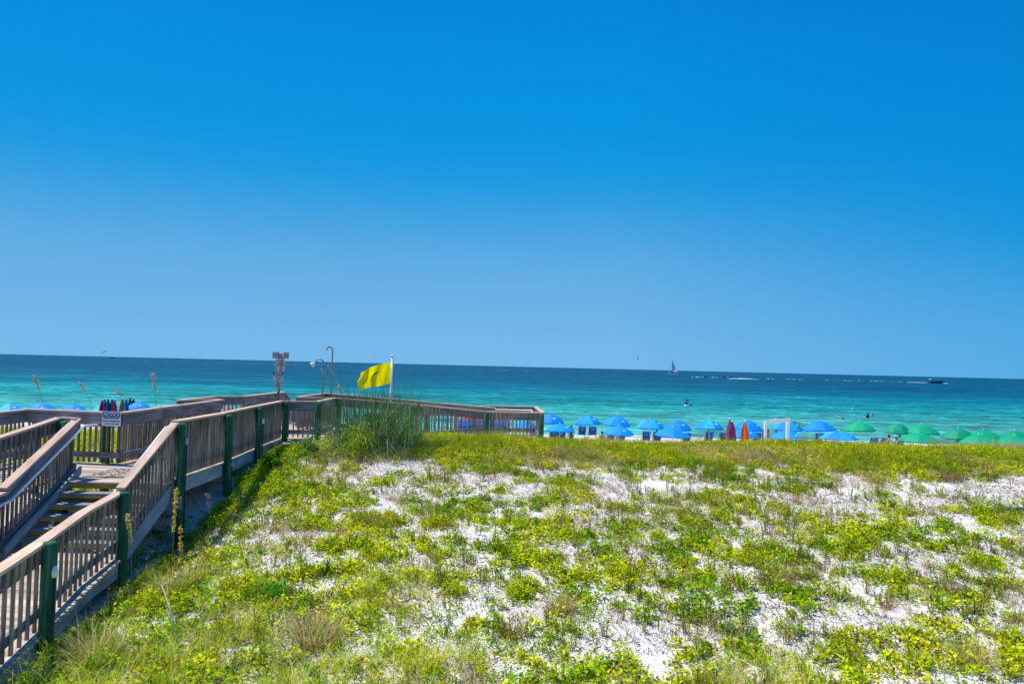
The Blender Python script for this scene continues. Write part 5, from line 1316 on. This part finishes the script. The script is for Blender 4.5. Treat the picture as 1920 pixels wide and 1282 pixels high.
def motorboat(px, py, Lm, rz, lab, roof=True, roofmat='white', hullmat='hullwhite', big=False):
    p = onz(px, py, 0); o = empty('tour_boat' if big else 'motorboat', p, rz, lab, 'boat')
    h_ = hull(Lm, Lm*.28, Lm*(.07 if big else .13)); h_.build('hull', M[hullmat], o)
    if roof:
        mb = MB(); zt_ = 3.7 if big else 2.6; mb.box((-.03*Lm if big else 0, 0, zt_), Lm*(.82 if big else .42), Lm*.24, .55 if big else .2); mb.build('roof', M[roofmat], o)
        for i in ((-.38, -.13, .12, .34) if big else (-.15, .15)):
            for s_ in (-1, 1):
                mb = MB(); mb.tube([(i*Lm, s_*Lm*.11, Lm*.06), (i*Lm, s_*Lm*.11, zt_)], .06, 6); mb.build('roof_post', M['steel'], o)
        mb = MB(); mb.box((0, 0, 1.5 if big else 1.2), Lm*(.74 if big else .16), Lm*.18, 1.6 if big else 1.0); mb.build('cabin', M['steel'] if big else M['dark'], o)
    else:
        mb = MB(); mb.box((-.1*Lm, 0, Lm*.13+.3), Lm*.2, Lm*.14, .7); mb.build('console', M['dark'], o)
    mb = MB(); mb.box((-.5*Lm-.2, 0, .5), .5, .5, 1.2); mb.build('outboard_motor', M['dark'], o)
    return o
motorboat(1371, horizon(1371)+13.6, 7.6, R(170), 'white motorboat with a sun top throwing spray, right of the catamaran')
wake(1366, 1423, horizon(1371)+14.6, .75, 'white wake of the motorboat with a sun top', 3, .0)
motorboat(1757, horizon(1757)+12.8, 15.0, R(4), 'long flat roofed tour boat at the far right', big=True, hullmat='bluedk')
wake(1702, 1742, horizon(1720)+12.6, .55, 'white wake behind the tour boat', 5, .05)
wake(1768, 1779, horizon(1770)+13.2, .5, 'bow spray of the tour boat', 6, .0)
wake(1600, 1702, horizon(1640)+12.0, .28, 'broken old wake left of the tour boat', 7, .4)
wake(1436, 1600, horizon(1500)+12.5, .22, 'broken old wake between the two motorboats', 17, .5)
wake(1296, 1354, horizon(1320)+12.6, .40, 'wake streaks between the catamaran and the motorboat', 8, .2)
wake(1195, 1245, horizon(1210)+10.5, .25, 'faint wake left of the catamaran', 9, .55)
wake(210, 640, horizon(400)+7.6, .15, 'long faint line of foam across the left horizon', 11, .35)
wake(640, 1010, horizon(800)+8.6, .12, 'long faint line of foam across the middle horizon', 12, .55)
def jetski(px, dy, lab):
    p = onz(px, horizon(px)+dy, 0); o = empty('jet_ski', p, R(175), lab, 'jet ski', 'jet skis near the horizon')
    hull(3.2, 1.1, .6).build('hull', M['dark'], o); mb = MB(); mb.box((-.2, 0, .8), 1.5, .45, .35); mb.build('seat', M['navy'], o)
    mb = MB(); mb.tube([(.5, -.35, 1.15), (.5, .35, 1.15)], .05, 6); mb.build('handlebar', M['dark'], o)
    person(lab.replace('dark jet ski', 'rider on the dark jet ski'), p+Vector((.3, 0, .55)), 'sit', R(85), shirt='Tnavy', scale=1.1)
jetski(1322, 12.4, 'dark jet ski trailing foam midway between catamaran and motorboat'); jetski(1357.5, 12.4, 'dark jet ski close to the left of the motorboat')
# parasails
def parasail(px, py, D, wpx, rz, cols, lab, boat=None):
    c = at(px, py, D); W_ = wpx*D/F; o = empty('parasail', c, 0, lab, 'parasail')
    co = []; fc = []; mi = []; nx_, ny_ = 12, 5
    for j in range(ny_+1):
        for i in range(nx_+1):
            a = (i/nx_-.5)*math.pi*.95; b = (j/ny_-.5)*math.pi*.7
            co.append((W_/2*math.sin(a)*math.cos(b*.6), W_*.35*math.sin(b), W_*.48*math.cos(a)*math.cos(b)))
    for j in range(ny_):
        for i in range(nx_): fc.append((j*(nx_+1)+i, j*(nx_+1)+i+1, (j+1)*(nx_+1)+i+1, (j+1)*(nx_+1)+i)); mi.append((i//2) % len(cols))
    me = bpy.data.meshes.new('canopy'); me.from_pydata(co, [], fc); me.polygons.foreach_set('material_index', mi)
    for c_ in cols: me.materials.append(M[c_])
    cn = link_mesh('canopy', me, None, o); o.rotation_euler = (R(25), R(rz), 0)
    mb = MB()
    for s_ in (-1, -.4, .4, 1): mb.tube([(W_*.48*s_, 0, .1*W_*(1-abs(s_))), (0, 0, -W_*.55)], .05, 4)
    mb.build('suspension_lines', M['dark'], o)
parasail(196.5, 661, 2000, 8.5, -38, ('yellow', 'yellow', 'gold'), 'bright yellow parasail just above the left horizon')
parasail(1197, 672, 2000, 4.6, -30, ('red', 'orange'), 'small red parasail above the horizon left of the catamaran')
motorboat(209, horizon(209)+4.2, 13, R(8), 'dark tow boat on the horizon under the yellow parasail', roof=False, hullmat='navy')
def ship(px, L_, lab, h_=1):
    p = onz(px, horizon(px)+1.8, 0); o = empty('distant_ship', p, 0, lab, 'ship', 'tiny ships on the horizon')
    hull(L_, L_*.2, L_*.09*h_).build('hull', M['navy'], o); mb = MB(); mb.box((-L_*.15, 0, L_*.14*h_), L_*.3, L_*.15, L_*.16*h_); mb.build('bridge', M['dark'], o)
ship(333, 20, 'tiny dark ship on the horizon between the left sea oats and the sign pole'); ship(437, 9, 'faint speck of a boat on the horizon left of the sign pole'); ship(1698, 10, 'faint speck of a boat on the horizon left of the tour boat'); ship(1046, 9, 'faint speck of a boat on the horizon right of the flag')
p = onz(1764, 763, 0); mb = MB(); mb.ball((0, 0, .12), .42, 10, 6, (1.5, 1, .6)); tag(mb.build('float_buoy', M['white'], None, p), 'white float drifting alone above the green umbrellas', 'buoy')

# ------------------------------------------------------------------ light, sky, render settings
SD = Vector((-.42, .20, .885)).normalized()
sl = bpy.data.lights.new('sun', 'SUN'); sl.energy = 5.0; sl.angle = R(.5); sl.color = (1, .94, .85)
so = bpy.data.objects.new('sun', sl); COL.objects.link(so); so.rotation_euler = SD.to_track_quat('Z', 'Y').to_euler()
def s2l(c): return tuple(((v/255)/12.92 if v/255 <= .04045 else ((v/255+.055)/1.055)**2.4) for v in c)
w = bpy.data.worlds.new('World'); scene.world = w; w.use_nodes = True; nt = w.node_tree; nt.nodes.clear()
out = nd(nt, 'ShaderNodeOutputWorld'); bg = nd(nt, 'ShaderNodeBackground'); nt.links.new(bg.outputs[0], out.inputs[0])
sky = nd(nt, 'ShaderNodeTexSky'); sky.sky_type = 'NISHITA'; sky.sun_disc = False; sky.sun_elevation = math.asin(SD.z); sky.sun_rotation = math.atan2(SD.x, SD.y); sky.dust_density = .6; sky.ozone_density = 2
tc = nd(nt, 'ShaderNodeTexCoord'); sp_ = nd(nt, 'ShaderNodeSeparateXYZ'); nt.links.new(tc.outputs['Generated'], sp_.inputs[0])
def math2(op, a, b=None, c=None, clamp=False):
    n = nd(nt, 'ShaderNodeMath', operation=op); n.use_clamp = clamp
    for s, v in zip(n.inputs, (a, b, c)):
        if v is None: continue
        if isinstance(v, (int, float)): s.default_value = v
        else: nt.links.new(v, s)
    return n.outputs[0]
el = math2('MULTIPLY', sp_.outputs[2], 2.2, clamp=True)
side = math2('MULTIPLY', math2('ADD', sp_.outputs[0], .05), 1.0)
SKY_C = [(p, s2l(c_)) for p, c_ in ((0, (120, 186, 235)), (.10, (114, 181, 233)), (.28, (95, 171, 228)), (.40, (58, 161, 226)), (.50, (22, 153, 226)), (.62, (0, 149, 226)), (.80, (0, 142, 222)), (.93, (0, 132, 214)))]
SKY_R = [(p, s2l(c_)) for p, c_ in ((0, (88, 174, 230)), (.13, (76, 166, 227)), (.24, (50, 158, 224)), (.34, (5, 149, 221)), (.45, (0, 144, 220)), (.65, (0, 134, 216)), (.85, (0, 122, 208)), (.95, (0, 114, 200)))]
ra = ramp(nt, SKY_C, 'B_SPLINE'); rb_ = ramp(nt, SKY_R, 'B_SPLINE'); nt.links.new(el, ra.inputs[0]); nt.links.new(el, rb_.inputs[0])
sf = math2('MULTIPLY', math2('SUBTRACT', sp_.outputs[0], .12), 2.3, clamp=True)
mixed = mixc(nt, sf, ra.outputs[0], rb_.outputs[0])
skm = nd(nt, 'ShaderNodeVectorMath', operation='SCALE'); skm.inputs['Scale'].default_value = .12; nt.links.new(sky.outputs[0], skm.inputs[0])
fin = mixc(nt, .99, skm.outputs[0], mixed)
nt.links.new(fin, bg.inputs['Color']); bg.inputs['Strength'].default_value = .87
scene.view_settings.view_transform = 'Standard'; scene.view_settings.look = 'None'; scene.view_settings.exposure = .2; scene.view_settings.gamma = 1
scene.cycles.max_bounces = 6; scene.cycles.transparent_max_bounces = 8
